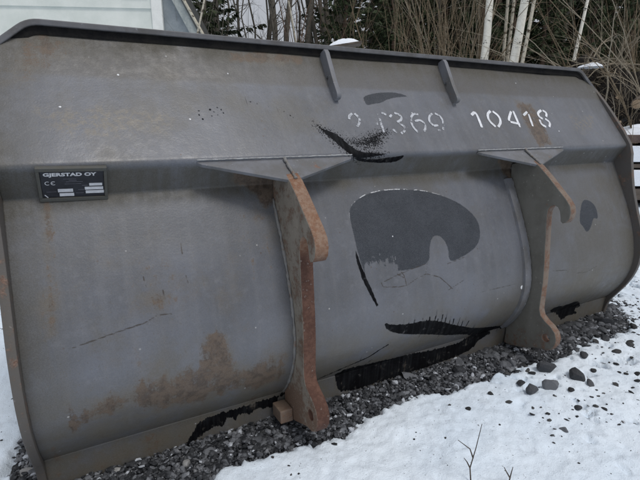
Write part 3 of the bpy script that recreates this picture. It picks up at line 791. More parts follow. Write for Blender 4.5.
def snow_height(x, y):
    n = fbm(x * 3.1, y * 3.1, 4, 21) - .5; f = fbm(x * 13, y * 13, 3, 33) - .5; g = fbm(x * 42, y * 42, 3, 41) - .5
    wob = .06 * n * 2 + .07 * f + .055 * g
    # covered in front of the bucket's gravel strip, left of it, and everywhere beyond
    front = edge_y(x) - y + wob
    right = x - 3.16 + wob * 2 + .0 * y
    left = -.012 - x + wob * .6 - .05 * sstep(.35, .15, y)
    behind = y - 1.6 + wob
    m = np.maximum(np.maximum(np.where(x < 3.06, front, np.maximum(front + .0, right - .1)), right), np.maximum(np.where(y > -.25, left, front), behind))
    cov = sstep(-.02, .07, m)
    near = sstep(5.5, 3.0, np.hypot(x - 1.5, y))
    holes = fbm(x * 17 + 5, y * 17, 4, 51)
    lw = sstep(.05, -.1, x) * sstep(-.3, .1, y) * .075 + sstep(1.3, 1.7, x) * sstep(-.62, -.30, y) * .055 + .03 * sstep(.16, .0, m)
    bare = sstep(.655 - lw, .77 - lw, holes) * near
    h = cov * (.020 + .028 * n + .015 * f + .011 * g) - .040 * (1 - cov)
    bare = bare * sstep(1.6, 2.1, x)
    h = h - bare * cov * .050 * (1 + .8 * g)
    return h + rise(x, y)


def ground_height(x, y):
    # crushed stone banked up against the bucket
    bank = .018 * sstep(-.28, -.05, y) * sstep(.5, .0, y) * sstep(-.3, 0, x) * sstep(3.5, 3.0, x)
    return -.014 + .014 * (fbm(x * 22, y * 22, 3, 61) - .5) + bank * 0 + rise(x, y)


def sheet(name, gx, gy, fn, m):
    X, Y = np.meshgrid(gx, gy); Z = fn(X, Y); nx = len(gx)
    i = np.arange(len(gy) - 1)[:, None] * nx + np.arange(nx - 1)
    o = link(name, mesh_np(name, np.stack([X, Y, Z], -1).reshape(-1, 3), np.stack([i, i + 1, i + nx + 1, i + nx], -1).reshape(-1, 4), True), m)
    return tag(o, kind='structure')


t = NT('snow')
n1 = t.noise(1.3, 4, .6); n2 = t.noise(60, 5, .7); n3 = t.noise(260, 3, .6); n4 = t.noise(14, 6, .7)
c = t.mix(t.ramp(n1, .3, .7), (.72, .82, .93), (.80, .88, .96))
c = t.mix(t.math('MULTIPLY', t.ramp(n4, .50, .70), .45), c, (.58, .64, .71))
c = t.mix(t.math('MULTIPLY', t.ramp(t.noise(120, 2, .5), .70, .74), .8), c, (.10, .10, .10))
t.bump(t.math('ADD', t.math('MULTIPLY', n2, .7), t.math('MULTIPLY', n3, .3)), .8, .010)
M_SNOW = t.out(c, .75, .25)
t.b.inputs['Subsurface Weight'].default_value = .0
M_DIRT = mat_simple('wet_grit', (.020, .021, .023), (.075, .077, .082), 70, .75, .8, .008)
sheet('ground', axis(-.6, 3.9, .02, 420, 1.2), axis(-1.4, 1.0, .02, 420, 1.2), ground_height, M_DIRT)
sheet('snow_cover', axis(-.6, 3.9, .0085, 420, 1.13), axis(-1.25, .45, .0085, 420, 1.13), snow_height, M_SNOW)


# ------------------------------------------------------------------ stones
def rock_shape(seed, sub=0, rough=.35):
    bm = bmesh.new(); bmesh.ops.create_icosphere(bm, subdivisions=1 + sub, radius=1); q = random.Random(seed)
    ax = [Vector((q.gauss(0, 1), q.gauss(0, 1), q.gauss(0, 1))).normalized() for _ in range(7)]
    cut = [q.uniform(.45, .85) for _ in ax]
    for v in bm.verts:
        for a, c_ in zip(ax, cut):                       # flat broken faces
            d = v.co.dot(a)
            if d > c_: v.co -= a * (d - c_)
        v.co *= 1 + q.uniform(-rough, rough) * .25
    V = np.array([v.co[:] for v in bm.verts]); F = np.array([[v.index for v in f.verts] for f in bm.faces]); bm.free()
    return V, F


def rock_mat(name, a, b, wear):
    t = NT(name)
    oi = t.n('ShaderNodeObjectInfo'); ri = t.attr('tone')
    n = t.noise(45, 6, .7); k = t.math('ADD', t.math('MULTIPLY', n, .7), t.math('MULTIPLY', ri, .45))
    c = t.mix(t.ramp(k, .35, .85), a, b)
    c = t.mix(t.ramp(ri, .93, .95), c, (.45, .48, .53))
    c = t.mix(t.math('MULTIPLY', t.ramp(t.noise(20, 5, .7), .58, .66), wear), c, (.30, .31, .33))
    t.bump(t.noise(160, 4, .7), .5, .003)
    return t.out(c, .62, .4)


M_ROCK = rock_mat('crushed_rock', (.018, .020, .024), (.17, .18, .20), .6)
M_ROCKD = rock_mat('wet_dark_rock', (.010, .011, .013), (.07, .07, .07), .25)
M_ROCKP = rock_mat('pale_rock', (.28, .28, .28), (.48, .48, .47), .3)
SH = [rock_shape(i) for i in range(14)]


def rot_rand(n):
    q = rng.normal(size=(n, 4)); q /= np.linalg.norm(q, axis=1)[:, None]; w, x, y, z = q.T
    return np.stack([1 - 2 * (y * y + z * z), 2 * (x * y - z * w), 2 * (x * z + y * w), 2 * (x * y + z * w), 1 - 2 * (x * x + z * z), 2 * (y * z - x * w), 2 * (x * z - y * w), 2 * (y * z + x * w), 1 - 2 * (x * x + y * y)], -1).reshape(n, 3, 3)


def scatter(name, pos, rad, m, flat=.7):
    Vs, Fs, T = [], [], []; off = 0; n = len(pos); which = rng.integers(0, len(SH), n); tone = rng.random(n) ** 1.6
    for k, (V, F) in enumerate(SH):
        idx = np.nonzero(which == k)[0]
        if not len(idx): continue
        Rm = rot_rand(len(idx)); sc = np.stack([rng.uniform(.8, 1.35, len(idx)), rng.uniform(.7, 1.1, len(idx)), rng.uniform(.45, .85, len(idx))], -1)
        P = np.einsum('nij,nvj->nvi', Rm, V[None] * sc[:, None, :]); P[:, :, 2] *= flat
        P = P * rad[idx][:, None, None] + pos[idx][:, None, :]
        Vs.append(P.reshape(-1, 3)); Fs.append((F[None] + (np.arange(len(idx)) * len(V))[:, None, None] + off).reshape(-1, 3)); T.append(np.repeat(tone[idx], len(V))); off += len(idx) * len(V)
    me = mesh_np(name, np.concatenate(Vs), np.concatenate(Fs))
    a = me.attributes.new('tone', 'FLOAT', 'POINT'); a.data.foreach_set('value', np.concatenate(T).astype(np.float32))
    return link(name, me, m)


# gravel strip: front of the base, wrapping both ends
def keep(x, y):
    h = snow_height(x, y); return h < .012


N = 95000
x = rng.uniform(-.30, 3.75, N); y = rng.uniform(-.34, .45, N)
w = (y < .10) | (x < .0) | (x > 3.0)
x, y = x[w], y[w]
d = edge_y(x) - y
pin = np.where(x < 0, sstep(-.11, -.03, x) * sstep(.34, .22, y), np.where(x > 3.0, sstep(3.45, 3.0, x), sstep(.085, .015, d)))
w = rng.random(len(x)) < pin; x, y = x[w], y[w]
r = .0065 + .0125 * rng.random(len(x)) ** 2.2
r *= np.where((x > 1.9), 1.25, 1.0)
z = rng.uniform(-.012, .018, len(x)) - .012 * sstep(-.0, .05, edge_y(x) - y) * ((x > .03) & (x < 3.0)) + rise(x, y)
tag(scatter('gravel', np.stack([x, y, z], -1), r, M_ROCK), 'dark crushed stone gravel spread along the foot of the bucket', 'gravel', kind='stuff')
# grit thinly strewn on and through the snow
N = 9500
x = rng.uniform(-1.5, 4.6, N); y = rng.uniform(-.9, 1.8, N)
zf = snow_height(x, y)
pr = np.where(x < 0, .55 * sstep(-.9, -.05, x), np.where(x > 3.05, .45, .30 * sstep(1.0, 1.8, x) + .40 * sstep(.14, .0, edge_y(x) - y) + .03)) * (.12 + 2.2 * sstep(.48, .66, fbm(x * 5, y * 5, 3, 77)))
w = (rng.random(N) < pr) & ((y < -.1) | (x < -.03) | (x > 3.04))
x, y, zf = x[w], y[w], zf[w]
tag(scatter('grit', np.stack([x, y, np.maximum(zf, -.01) + .0005], -1), .003 + .010 * rng.random(len(x)) ** 2.5, M_ROCKD, .6), 'small dark stone chips strewn over the snow', 'stone chips', kind='stuff')

# larger pieces, each a thing of its own
ROCK_ME = []
for i in range(10):
    V, F = rock_shape(100 + i, 1, .22); me = mesh_np('stone', V, F); a = me.attributes.new('tone', 'FLOAT', 'POINT'); a.data.foreach_set('value', [random.Random(i).random() * .8] * len(V))
    ROCK_ME.append(me)


def rock_variant(m, k):
    key = (m.name, k)
    if key not in rock_variant.c:
        me = ROCK_ME[k].copy(); me.materials.append(m); rock_variant.c[key] = me
    return rock_variant.c[key]
rock_variant.c = {}


def stone(x, y, r, m, label, group=None, flat=.65, z=None, k=None, lift=.2):
    me = rock_variant(m, random.randrange(10) if k is None else k)
    o = bpy.data.objects.new('stone', me); COL.objects.link(o)
    zz = z if z is not None else max(float(snow_height(np.array([x]), np.array([y]))[0]), -.004)
    o.location = (x, y, zz + r * lift); o.rotation_euler = (random.uniform(-.5, .5), random.uniform(-.5, .5), random.uniform(0, 6.3))
    o.scale = (r * random.uniform(.95, 1.35), r * random.uniform(.7, 1.0), r * flat)
    return tag(o, label, 'stone', group)


n_ = 0
while n_ < 150:                                          # chunks lying in the gravel strip, biggest towards the right-hand lug
    x = random.uniform(.05, 3.15) if random.random() < .55 else random.uniform(1.9, 3.15)
    e = float(edge_y(np.array([x]))[0]); y = random.uniform(e - .01, .0)
    if (abs(x - LX1) < .14 or abs(x - LX2) < .06) and y > -.16: continue
    r = random.uniform(.015, .026) * (1.0 if x < 1.7 else 1.4)
    stone(x, y, r, M_ROCK, 'grey crushed stone chunk lying in the gravel strip under the bucket', 'chunks of crushed stone along the foot of the bucket', z=.008)
    n_ += 1
LAB = {24: 'rugged dark grey rock lying half in the snow before the right hook lug', 30: 'big angular dark stone at the right end of the gravel strip'}
for i in range(34):                                   # more rubble spilling out of the strip into the snow on the right
    x = random.uniform(1.75, 2.95); y = float(edge_y(np.array([x]))[0]) - abs(random.gauss(0, .085)) + .02
    if abs(x - LX2) < .05 and y > -.3: continue
    STONES.append((x, y, random.choice((9, 11, 13, 15, 17))))
for i, (x, y, s) in enumerate(STONES):
    r = s / 640 * .5 * math.hypot(x - CAM[0], y - CAM[1]) * .95
    if s >= 18 and x < 2.2 and y < -.25:
        lab = {0: 0}.get(i, None)
        lab = ['', 'flat pale-edged grey stone bedded in snow, leftmost of the three big ones', 'long dark wedge of stone lying in the snow, middle of the big ones', 'broken dark rock cluster nearest the gravel in front of the right lug', 'rounded brownish grey rock, highest of the stones lying in the snow'][min(i, 4)]
        stone(x, y, r * 1.1, M_ROCK, lab, flat=.8, lift=.35)
    else:
        stone(x, y, r, M_ROCKD if s < 14 else M_ROCK, 'dark stone poking out of the snow to the right of the hook lug', 'dark stones scattered in the snow', flat=.5)
stone(.435, -.115, .017, M_ROCKP, 'pale stone shining in the gravel below the left base strip', flat=.8, z=.016, k=3)
stone(.225, -.035, .013, M_ROCKP, 'small whitish stone in the gravel near the bottom left corner', flat=.8, z=.016, k=5)
stone(-.045, .10, .020, M_ROCKP, 'whitish stone beside the left side plate', flat=.8, z=.012, k=7)
stone(1.47, -.02, .045, M_ROCK, 'flat slab of grey stone leaning against the base strip', flat=.35, z=.006, k=2)

# dry stalks standing in the snow
M_STALK = mat_simple('dry_stalk', (.045, .035, .028), (.09, .07, .055), 60, .8)
def stalk(px, py, tips, label):
    g0 = at(px, py, 1.0); d = Vector(g0) - Vector(CAM.tolist()); tt = (-CAM[2] + .02) / d.z; base = Vector(CAM.tolist()) + d * tt
    bdist = (base.x - CAM[0]) * FH[0] + (base.y - CAM[1]) * FH[1]
    mb = MB(); q = random.Random(px)
    for chain in tips:
        pts = [at(a, b, bdist + .015 * q.uniform(-1, 1)) if (a, b) != (px, py) else base for a, b in chain]
        mb.tube(pts, [.0026 - .0016 * i / (len(pts) - 1) for i in range(len(pts))], 5)
    o = mb.build('dry_stalk', M_STALK); tag(o, label, 'plant stalk')
stalk(471, 486, [[(471, 486), (470, 468), (476, 448), (482, 424)], [(470, 468), (467, 462), (464, 458)], [(473, 458), (470, 449), (458, 440)]], 'thin dark stalk with side twig standing in the snow at the lower middle')
stalk(508, 486, [[(508, 486), (511, 474), (513, 467)], [(510, 478), (506, 471), (504, 467)]], 'short forked dry stalk at the bottom edge left of the bare snow')

# ------------------------------------------------------------------ BEHIND THE BUCKET
def gz(p): return float(rise(np.array([p[0]]), np.array([p[1]]))[0])


def bark(name, a, b, c, scale=12, cut=.6, stretch=(1, 1, .25)):
    t = NT(name); v = t.mapping(stretch)
    n = t.noise(scale, 6, .7, v); f = t.noise(scale * 4, 4, .6)
    col = t.mix(t.ramp(f, .3, .7), a, b)
    col = t.mix(t.ramp(n, cut, cut + .06), col, c)
    t.bump(n, .4, .01)
    return t.out(col, .8, .2)


M_BIRCH = bark('birch_bark', (.74, .71, .62), (.86, .84, .76), (.05, .045, .04), 7, .60, (1, 1, 2.2))
M_BIRCHT = bark('thin_birch_bark', (.40, .37, .30), (.55, .51, .42), (.07, .055, .04), 9, .55, (1, 1, 2.0))
M_PINE = bark('pine_bark', (.085, .06, .045), (.14, .095, .07), (.035, .028, .022), 9, .55)
M_GREY = bark('grey_bark', (.095, .088, .075), (.17, .155, .13), (.04, .036, .03), 10, .58)
M_TWIG = bark('twig_bark', (.105, .078, .050), (.21, .165, .11), (.06, .045, .035), 14, .6)
M_TWIGP = bark('pale_twig_bark', (.21, .18, .135), (.36, .31, .235), (.10, .08, .06), 14, .62)
t = NT('spruce_needles'); n = t.noise(1.6, 4, .6); n2 = t.noise(9, 3, .6)
c = t.mix(t.ramp(n, .35, .65), (.022, .034, .016), (.055, .075, .034)); c = t.mix(t.math('MULTIPLY', t.ramp(n2, .55, .7), .5), c, (.085, .095, .045))
M_NEEDLE = t.out(c, .7, .25)


def branchy(mb, base, dirv, length, rad, q, depth, spread=.6, nseg=6, sides=5, droop=0.0, curl=.12, kids=5):
    p = Vector(base); d = Vector(dirv).normalized(); pts = [p.copy()]; rs = [rad]; step = length / nseg
    for i in range(nseg):
        d = (d + Vector((q.gauss(0, curl), q.gauss(0, curl), q.gauss(0, curl) - droop))).normalized()
        p = p + d * step; pts.append(p.copy()); rs.append(rad * (1 - .85 * (i + 1) / nseg))
    mb.tube(pts, rs, sides if depth else 3, cap=False)
    if depth:
        for k in range(kids):
            i = q.randint(1, nseg - 1); a = pts[i]; dd = (pts[i + 1] - pts[i]).normalized()
            side = dd.orthogonal().normalized(); side.rotate(Matrix.Rotation(q.uniform(0, 6.28), 3, dd))
            branchy(mb, a, dd + side * q.uniform(.4, 1) * spread * 1.4, length * q.uniform(.25, .5), rs[i] * .5, q, depth - 1, spread, 4, 4, droop, curl * 1.2, 4)


# conifer: trunk and a crown of drooping sprays
def spruce_meshes(seed, H, base_frac, rmax):
    q = np.random.default_rng(seed); rr = random.Random(seed)
    tb = MB(); tb.tube([(rr.gauss(0, .03) * k, rr.gauss(0, .03) * k, H * k / 8) for k in range(9)], [.15 * (1 - k / 8.6) + .012 for k in range(9)], 7)
    V = []; sticks = MB()
    z = H * base_frac
    while z < H * .985:
        fr = (z - H * base_frac) / (H * (1 - base_frac)); L = rmax * (1 - fr) ** .8 * rr.uniform(.6, 1.1) + .12
        n = rr.randint(3, 5) if fr < .85 else 3
        for k in range(n):
            az = rr.uniform(0, 6.283); dr = rr.uniform(-.45, -.05) + .5 * fr
            ca, sa = math.cos(az), math.sin(az); LL = L * rr.uniform(.6, 1.1)
            m = max(9, int(LL * 32)); tt = q.uniform(.12, 1, m) ** .8
            px = ca * LL * tt; py = sa * LL * tt; pz = z + LL * (dr * tt + .22 * tt ** 2)
            if rr.random() < .4: sticks.tube([(0, 0, z), (ca * LL * .5, sa * LL * .5, z + LL * (dr * .5 + .055)), (ca * LL, sa * LL, z + LL * (dr + .22))], [.014, .010, .004], 3, cap=False)
            lat = q.choice([-1, 1], m) * q.uniform(.3, 1.2, m)
            dx = ca * .6 - sa * lat; dy = sa * .6 + ca * lat; dz = q.uniform(-.9, -.05, m)
            l = (.16 + .22 * q.random(m)) * (1.1 - .5 * tt) ; nn_ = np.sqrt(dx * dx + dy * dy + dz * dz); D = np.stack([dx, dy, dz], -1) / nn_[:, None]
            W_ = np.cross(D, q.normal(size=(m, 3))); W_ /= np.linalg.norm(W_, axis=1)[:, None]; wd = (.026 + .030 * q.random(m))[:, None]
            P0 = np.stack([px, py, pz], -1)
            V.append(np.stack([P0, P0 + D * l[:, None] * .45 + W_ * wd, P0 + D * l[:, None], P0 + D * l[:, None] * .45 - W_ * wd], 1).reshape(-1, 3))
        z += rr.uniform(.10, .20) * (1 + .5 * (1 - fr))
    V = np.concatenate(V); F = np.arange(len(V)).reshape(-1, 4)
    return tb.mesh('trunk', True), mesh_np('crown', V, F), sticks.mesh('limbs')


def make_tree(name, loc, rz, sc, meshes, mats, label, cat, group=None, lean=(0, 0)):
    e = empty(name, loc, rz); e.scale = (sc, sc, sc); e.rotation_euler = (lean[0], lean[1], rz); tag(e, label, cat, group)
    for nm, me, m in zip(('trunk', 'crown', 'limbs'), meshes, mats):
        if me is None: continue
        if not me.materials: me.materials.append(m)
        o = bpy.data.objects.new(nm, me); COL.objects.link(o); o.parent = e
        if nm == 'limbs': o['kind'] = 'stuff'
    return e


SP = [spruce_meshes(11, 11, .05, 2.3), spruce_meshes(12, 13, .06, 2.5), spruce_meshes(13, 9.5, .03, 2.1), spruce_meshes(14, 12.5, .10, 2.3)]
SM = (M_PINE, M_NEEDLE, M_GREY)
q = random.Random(5)
def azx(px): return (px - 320) / FPX / .969           # sideways metres per metre ahead
def gap(px):                                           # the wood is thin between the shed and the middle
    return 195 < px < 345
cnt = 0
for b0, b1, n_t, dens in ((12.5, 15, 16, 1), (15.5, 19, 22, 1), (20, 25, 26, 1), (26, 33, 30, 1)):
    for k in range(n_t):
        b = q.uniform(b0, b1); px = -40 + 860 * (k + q.uniform(.1, .9)) / n_t
        if gap(px) and q.random() < .86: continue
        p = away(azx(px) * b, b); p.z = gz(p) - .1
        lab = ('dark spruce at the near edge of the wood behind the bucket' if b < 16 else 'dark spruce deep in the wood behind the bucket')
        make_tree('spruce_tree', p, q.uniform(0, 6.3), q.uniform(.8, 1.15), SP[k % 4], SM, lab, 'spruce tree', 'spruces at the near edge of the wood' if b < 16 else 'spruces deep in the wood'); cnt += 1
# young spruces filling between
for k in range(14):
    px = 340 + 330 * (k + q.random()) / 14; b = q.uniform(10.8, 13)
    p = away(azx(px) * b, b); p.z = gz(p) - .1
    make_tree('spruce_tree', p, q.uniform(0, 6.3), q.uniform(.42, .6), SP[2], SM, 'young low spruce among the bushes before the tall wood', 'spruce tree', 'young spruces among the bushes')


def pole_tree(seed, H, r, kids=9, crown=.45):
    rr = random.Random(seed); tb = MB(); pts = [Vector((rr.gauss(0, .035) * k, rr.gauss(0, .035) * k, H * k / 9)) for k in range(10)]
    tb.tube(pts, [r * (1 - .8 * k / 9) for k in range(10)], 8)
    lb = MB()
    for k in range(kids):
        i = rr.randint(2, 8); a = pts[i].lerp(pts[i + 1], rr.random()); az = rr.uniform(0, 6.28)
        branchy(lb, a, (math.cos(az), math.sin(az), rr.uniform(.2, 1.1)), rr.uniform(.5, 1.5), r * .22, rr, 1, .6, 5, 4, 0, .16, 5)
    return tb.mesh('trunk', True), None, lb.mesh('limbs')


GP = [pole_tree(s, 11, .062, 26) for s in (31, 32, 33)]
# grey poles seen against the sky in the gap, and reddish pines
for k in range(26):
    px = 196 + 150 * (k + q.random()) / 26; b = q.uniform(11, 24)
    p = away(azx(px) * b, b); p.z = gz(p) - .1
    make_tree('bare_tree', p, q.uniform(0, 6.3), q.uniform(.8, 1.25), GP[k % 3], (M_GREY, None, M_GREY), 'slender bare grey tree standing against the bright gap in the wood', 'bare tree', 'slender bare trees in the thin part of the wood', (q.gauss(0, .03), q.gauss(0, .03)))
PL = ['reddish pine trunk left of the snow-capped board, leftmost of three close together', 'reddish pine trunk in the middle of the three left of the snow-capped board',
      'reddish pine trunk just left of the snow-capped board', 'brown pine trunk furthest left beside the tan stem clump', 'brown pine trunk second from the left beside the tan stem clump',
      'brown pine trunk close to the left side of the tan stem clump', 'brown pine trunk left of the first white birch', 'brown pine trunk just left of the thin spotted birch',
      'brown pine trunk between the thickest birch and the thin spotted birch', 'brown pine trunk behind the arching tangle near the right edge', 'brown pine trunk showing through the fanned grey-brown bush',
      'brown pine trunk right above the snow-capped board', 'brown pine trunk behind the loose spreading bush']
for k, (px, b) in enumerate(((305, 12), (314, 13), (322, 12.5), (384, 12), (396, 13.5), (402, 12.2), (455, 13), (563, 11.5), (552, 13), (612, 12), (416, 14), (338, 15), (366, 14))):
    p = away(azx(px) * b, b); p.z = gz(p) - .1
    make_tree('pine_tree', p, q.uniform(0, 6.3), q.uniform(1.1, 1.4), GP[k % 3], (M_PINE, None, M_PINE), PL[k], 'pine tree', 'reddish pine trunks among the spruces', (q.gauss(0, .035), q.gauss(0, .035)))


def birch(px0, py0, px1, py1, b, width, label, m, limbs=5, seed=0):
    """trunk through two sighted points, carried down to the ground and up to its top"""
    A, B = at(px0, py0, b), at(px1, py1, b); d = (B - A) / (B.z - A.z); base = A - d * (A.z - gz(A) + .15)
    rr = random.Random(seed + int(px0)); r = width / 2 / FPX * b * .97; H = 7.5
    e = empty('birch_tree', base); tag(e, label, 'birch tree')
    tb = MB(); pts = []
    for k in range(15):
        z = H * k / 14; pts.append(Vector((d.x * z, d.y * z, z)) + Vector((rr.gauss(0, 1), rr.gauss(0, 1), 0)) * r * (.18 if k else 0))
    tb.tube(pts, [r * 1.12 * (1 - .72 * k / 14) for k in range(15)], 12); tb.build('trunk', m, e, smooth=True)
    for k in range(limbs):
        lb = MB(); i = rr.randint(6, 12); az = rr.uniform(0, 6.28)
        branchy(lb, pts[i], (math.cos(az) * .7, math.sin(az) * .7, 1), rr.uniform(.9, 1.8), r * .25, rr, 2, .6, 6, 5, .02, .12, 5); lb.build('branch', M_GREY, e)


birch(483.5, 60, 491, 0, 8.4, 8.5, 'white birch trunk rising behind the rim, left of the thicker leaning one', M_BIRCH, 5, 1)
birch(513.5, 62, 526, 0, 8.0, 9.5, 'thickest white birch trunk, leaning right behind the rim', M_BIRCH, 5, 2)
birch(503, 60, 507.5, 0, 9.0, 3.6, 'thin pale birch just right of the first white trunk', M_BIRCHT, 4, 3)
birch(507.5, 60, 514, 0, 9.4, 3.6, 'thin pale birch touching the left side of the thickest white trunk', M_BIRCHT, 4, 4)
birch(522, 64, 535, 0, 7.8, 4.0, 'thin brownish birch hugging the right side of the thickest trunk', M_BIRCHT, 4, 5)
birch(575, 54, 588, 0, 8.6, 3.6, 'thin spotted birch leaning right above the dark covered pile', M_BIRCH, 4, 6)
birch(207, 42, 184, 0, 6.8, 3.2, 'thin pale sapling leaning left beside the shed corner', M_BIRCHT, 0, 7)
birch(196, 40, 204, 0, 7.4, 2.2, 'thin grey sapling leaning right beside the shed corner', M_BIRCHT, 0, 8)
birch(296, 45, 288, 0, 10.5, 2.5, 'thin pale birch in the bright gap of the wood', M_BIRCHT, 3, 9)


def bush(px, b, n, H, fan, label, m, seed, group=None, arch=0.0, dense=1, lean=0.0, z=None):
    p = away(azx(px) * b, b); p.z = gz(p) - .05 if z is None else z; rr = random.Random(seed)
    e = empty('bare_bush', p); tag(e, label, 'bare bush', group)
    for k in range(n):
        mb = MB(); az = rr.uniform(0, 6.28); f = fan * rr.uniform(.15, 1)
        d = Vector((math.cos(az) * f, math.sin(az) * f, 1)) + Vector((RT[0], RT[1], 0)) * lean
        branchy(mb, (rr.gauss(0, .09), rr.gauss(0, .09), 0), d, H * rr.uniform(.75, 1.15), rr.uniform(.011, .022), rr, dense, .45, 9, 5, arch, .07, 7)
        mb.build('stem', m, e)
    return e


bush(436, 8.6, 15, 4.6, .34, 'dense clump of upright tan stems behind the middle of the rim', M_TWIG, 1)
bush(418, 9.2, 9, 4.8, .42, 'fanned grey-brown bush left of the dense tan clump', M_TWIG, 2)
bush(447, 9.6, 9, 5.0, .22, 'straight pale stems just right of the dense tan clump', M_TWIGP, 3)
bush(388, 9.0, 8, 4.4, .55, 'loose spreading bush between pine trunks and tan clump', M_TWIG, 4, lean=-.1)
bush(468, 9.4, 10, 4.0, .40, 'thin brushy bush at the foot of the first white birch', M_TWIG, 5)
bush(350, 10.2, 8, 3.6, .5, 'sparse low bush behind the snow-capped board', M_TWIG, 6)
bush(309, 10.0, 10, 4.6, .16, 'narrow reddish bush left of the snow-capped board', M_PINE, 7)
bush(224, 8.8, 9, 4.0, .28, 'sparse pale bush right of the shed', M_GREY, 8)
bush(540, 8.2, 14, 3.2, .9, 'low tangled bush right of the thickest birch', M_TWIG, 9, arch=.10, dense=2)
bush(588, 7.6, 14, 3.6, 1.0, 'arching tangled bush over the dark covered pile', M_TWIGP, 10, arch=.13, dense=2)
bush(625, 7.2, 14, 4.0, .9, 'big arching tangle of twigs at the right edge', M_TWIG, 11, arch=.10, dense=2, lean=-.15)
bush(660, 6.8, 12, 4.2, .8, 'leaning bare bush outside the right edge, branches reaching in', M_TWIGP, 12, arch=.06, dense=2, lean=-.4)
bush(500, 9.0, 10, 2.9, .9, 'low twiggy bush between the two white birches', M_TWIGP, 13, arch=.12, dense=2)
bush(610, 9.0, 11, 4.6, .6, 'tall brush standing behind the arching tangle', M_TWIG, 14, dense=2)

# ------------------------------------------------------------------ shed at the left
t = NT('pale_cladding'); n = t.noise(3, 5, .6); n2 = t.noise(40, 4, .6, t.mapping((1, 1, 6)))
c = t.mix(t.ramp(n, .3, .7), (.60, .64, .60), (.70, .73, .69)); c = t.mix(t.math('MULTIPLY', t.ramp(n2, .5, .8), .3), c, (.50, .53, .50)); t.bump(n2, .15, .003)
M_CLAD = t.out(c, .5, .35)
M_TRIM = mat_simple('white_trim', (.70, .71, .68), (.78, .79, .76), 8, .5, .1)
M_GABLE = mat_simple('grey_side_wall', (.20, .23, .25), (.26, .29, .31), 6, .6, .1)
M_VERGE = mat_simple('weathered_verge', (.24, .27, .27), (.36, .39, .38), 10, .6, .2)
M_ROOF = mat_simple('dark_roofing', (.04, .045, .045), (.07, .075, .075), 10, .8, .3)
shed = empty('shed'); tag(shed, 'pale clad shed with white corner trim behind the left end of the bucket', 'shed')
L0, L1 = at(-420, 124, 7.35), at(161.5, 124, 8.15)
bx = Vector((L1.x - L0.x, L1.y - L0.y, 0)); Wd = bx.length; bx.normalize(); bn = Vector((bx.y, -bx.x, 0))   # bn faces us
g0 = gz(L1) - .05
def shed_pt(u, d, z): return Vector((L0.x, L0.y, 0)) + bx * u + bn * d + Vector((0, 0, z))
def prism(name, pts, m, parent, bevel=0):
    mb = MB(); k = len(pts[0]); mb.add(pts[0] + pts[1], [tuple(range(k))[::-1], tuple(range(k, 2 * k))] + [(i, (i + 1) % k, (i + 1) % k + k, i + k) for i in range(k)])
    o = mb.build(name, m, parent, bevel=bevel)
    bm = bmesh.new(); bm.from_mesh(o.data); bmesh.ops.recalc_face_normals(bm, faces=bm.faces); bm.to_mesh(o.data); bm.free(); return o
zl = at(161, 9.0, 8.15).z                                # lap seen near the top of the frame
pitch = .46
k = -7
z = zl - pitch * 6
while z < 4.4:
    a = [shed_pt(0, .004, z + .012), shed_pt(Wd, .004, z + .012), shed_pt(Wd, -.02, z + pitch + .03), shed_pt(0, -.02, z + pitch + .03)]
    prism('cladding_board', [[shed_pt(0, .034, z), shed_pt(0, .008, z + pitch + .01), shed_pt(0, -.010, z + pitch + .01), shed_pt(0, -.010, z)], [shed_pt(Wd, .034, z), shed_pt(Wd, .008, z + pitch + .01), shed_pt(Wd, -.010, z + pitch + .01), shed_pt(Wd, -.010, z)]], M_CLAD, shed)
    z += pitch
tz0, tz1 = g0, 4.9
prism('corner_trim', [[shed_pt(Wd + .002, .05, tz0), shed_pt(Wd + .17, .05, tz0), shed_pt(Wd + .17, -.04, tz0), shed_pt(Wd + .002, -.04, tz0)], [shed_pt(Wd + .002, .05, tz1), shed_pt(Wd + .17, .05, tz1), shed_pt(Wd + .17, -.04, tz1), shed_pt(Wd + .002, -.04, tz1)]], M_TRIM, shed, .004)
# head board of the window above the lap, just inside the frame at the top
prism('window_sill', [[shed_pt(Wd - .42, .07, zl + .20), shed_pt(Wd - .02, .07, zl + .20), shed_pt(Wd - .02, .07, zl + .26), shed_pt(Wd - .42, .07, zl + .26)], [shed_pt(Wd - .42, .0, zl + .20), shed_pt(Wd - .02, .0, zl + .20), shed_pt(Wd - .02, .0, zl + .26), shed_pt(Wd - .42, .0, zl + .26)]], M_VERGE, shed, .003)
# lean-to on the right: grey end wall under a steep sloping verge board
S0, S1 = at(172, 0, 8.2), at(191.5, 36, 8.2)
sl2 = (S1 - S0); top = S0 - sl2 * 1.0; bot = S0 + sl2 * ((S0.z - g0) / -(sl2.z))
def back_of(p, d): return p - bn * d
w0 = shed_pt(Wd + .172, -.02, 0)
wl = [Vector((w0.x, w0.y, g0)), Vector((bot.x, bot.y, g0)), Vector((top.x, top.y, top.z)), Vector((w0.x, w0.y, top.z))]
prism('end_wall', [[p for p in wl], [back_of(p, .08) for p in wl]], M_GABLE, shed)
wv = bx * .150
prism('verge_board', [[top + bn * .06, bot + bn * .06, bot + wv + bn * .06, top + wv + bn * .06], [back_of(p, .02) for p in (top, bot, bot + wv, top + wv)]], M_VERGE, shed, .004)
prism('roof_slope', [[top + wv * 1.01 + bn * .09, bot + wv * 1.01 + bn * .09, bot + wv * 1.35 + bn * .09, top + wv * 1.35 + bn * .09], [back_of(p, 2.6) for p in (top + wv * 1.01, bot + wv * 1.01, bot + wv * 1.35, top + wv * 1.35)]], M_ROOF, shed)
bw = [shed_pt(0, -.02, g0), shed_pt(Wd + .16, -.02, g0), shed_pt(Wd + .16, -.02, 4.7), shed_pt(0, -.02, 4.7)]
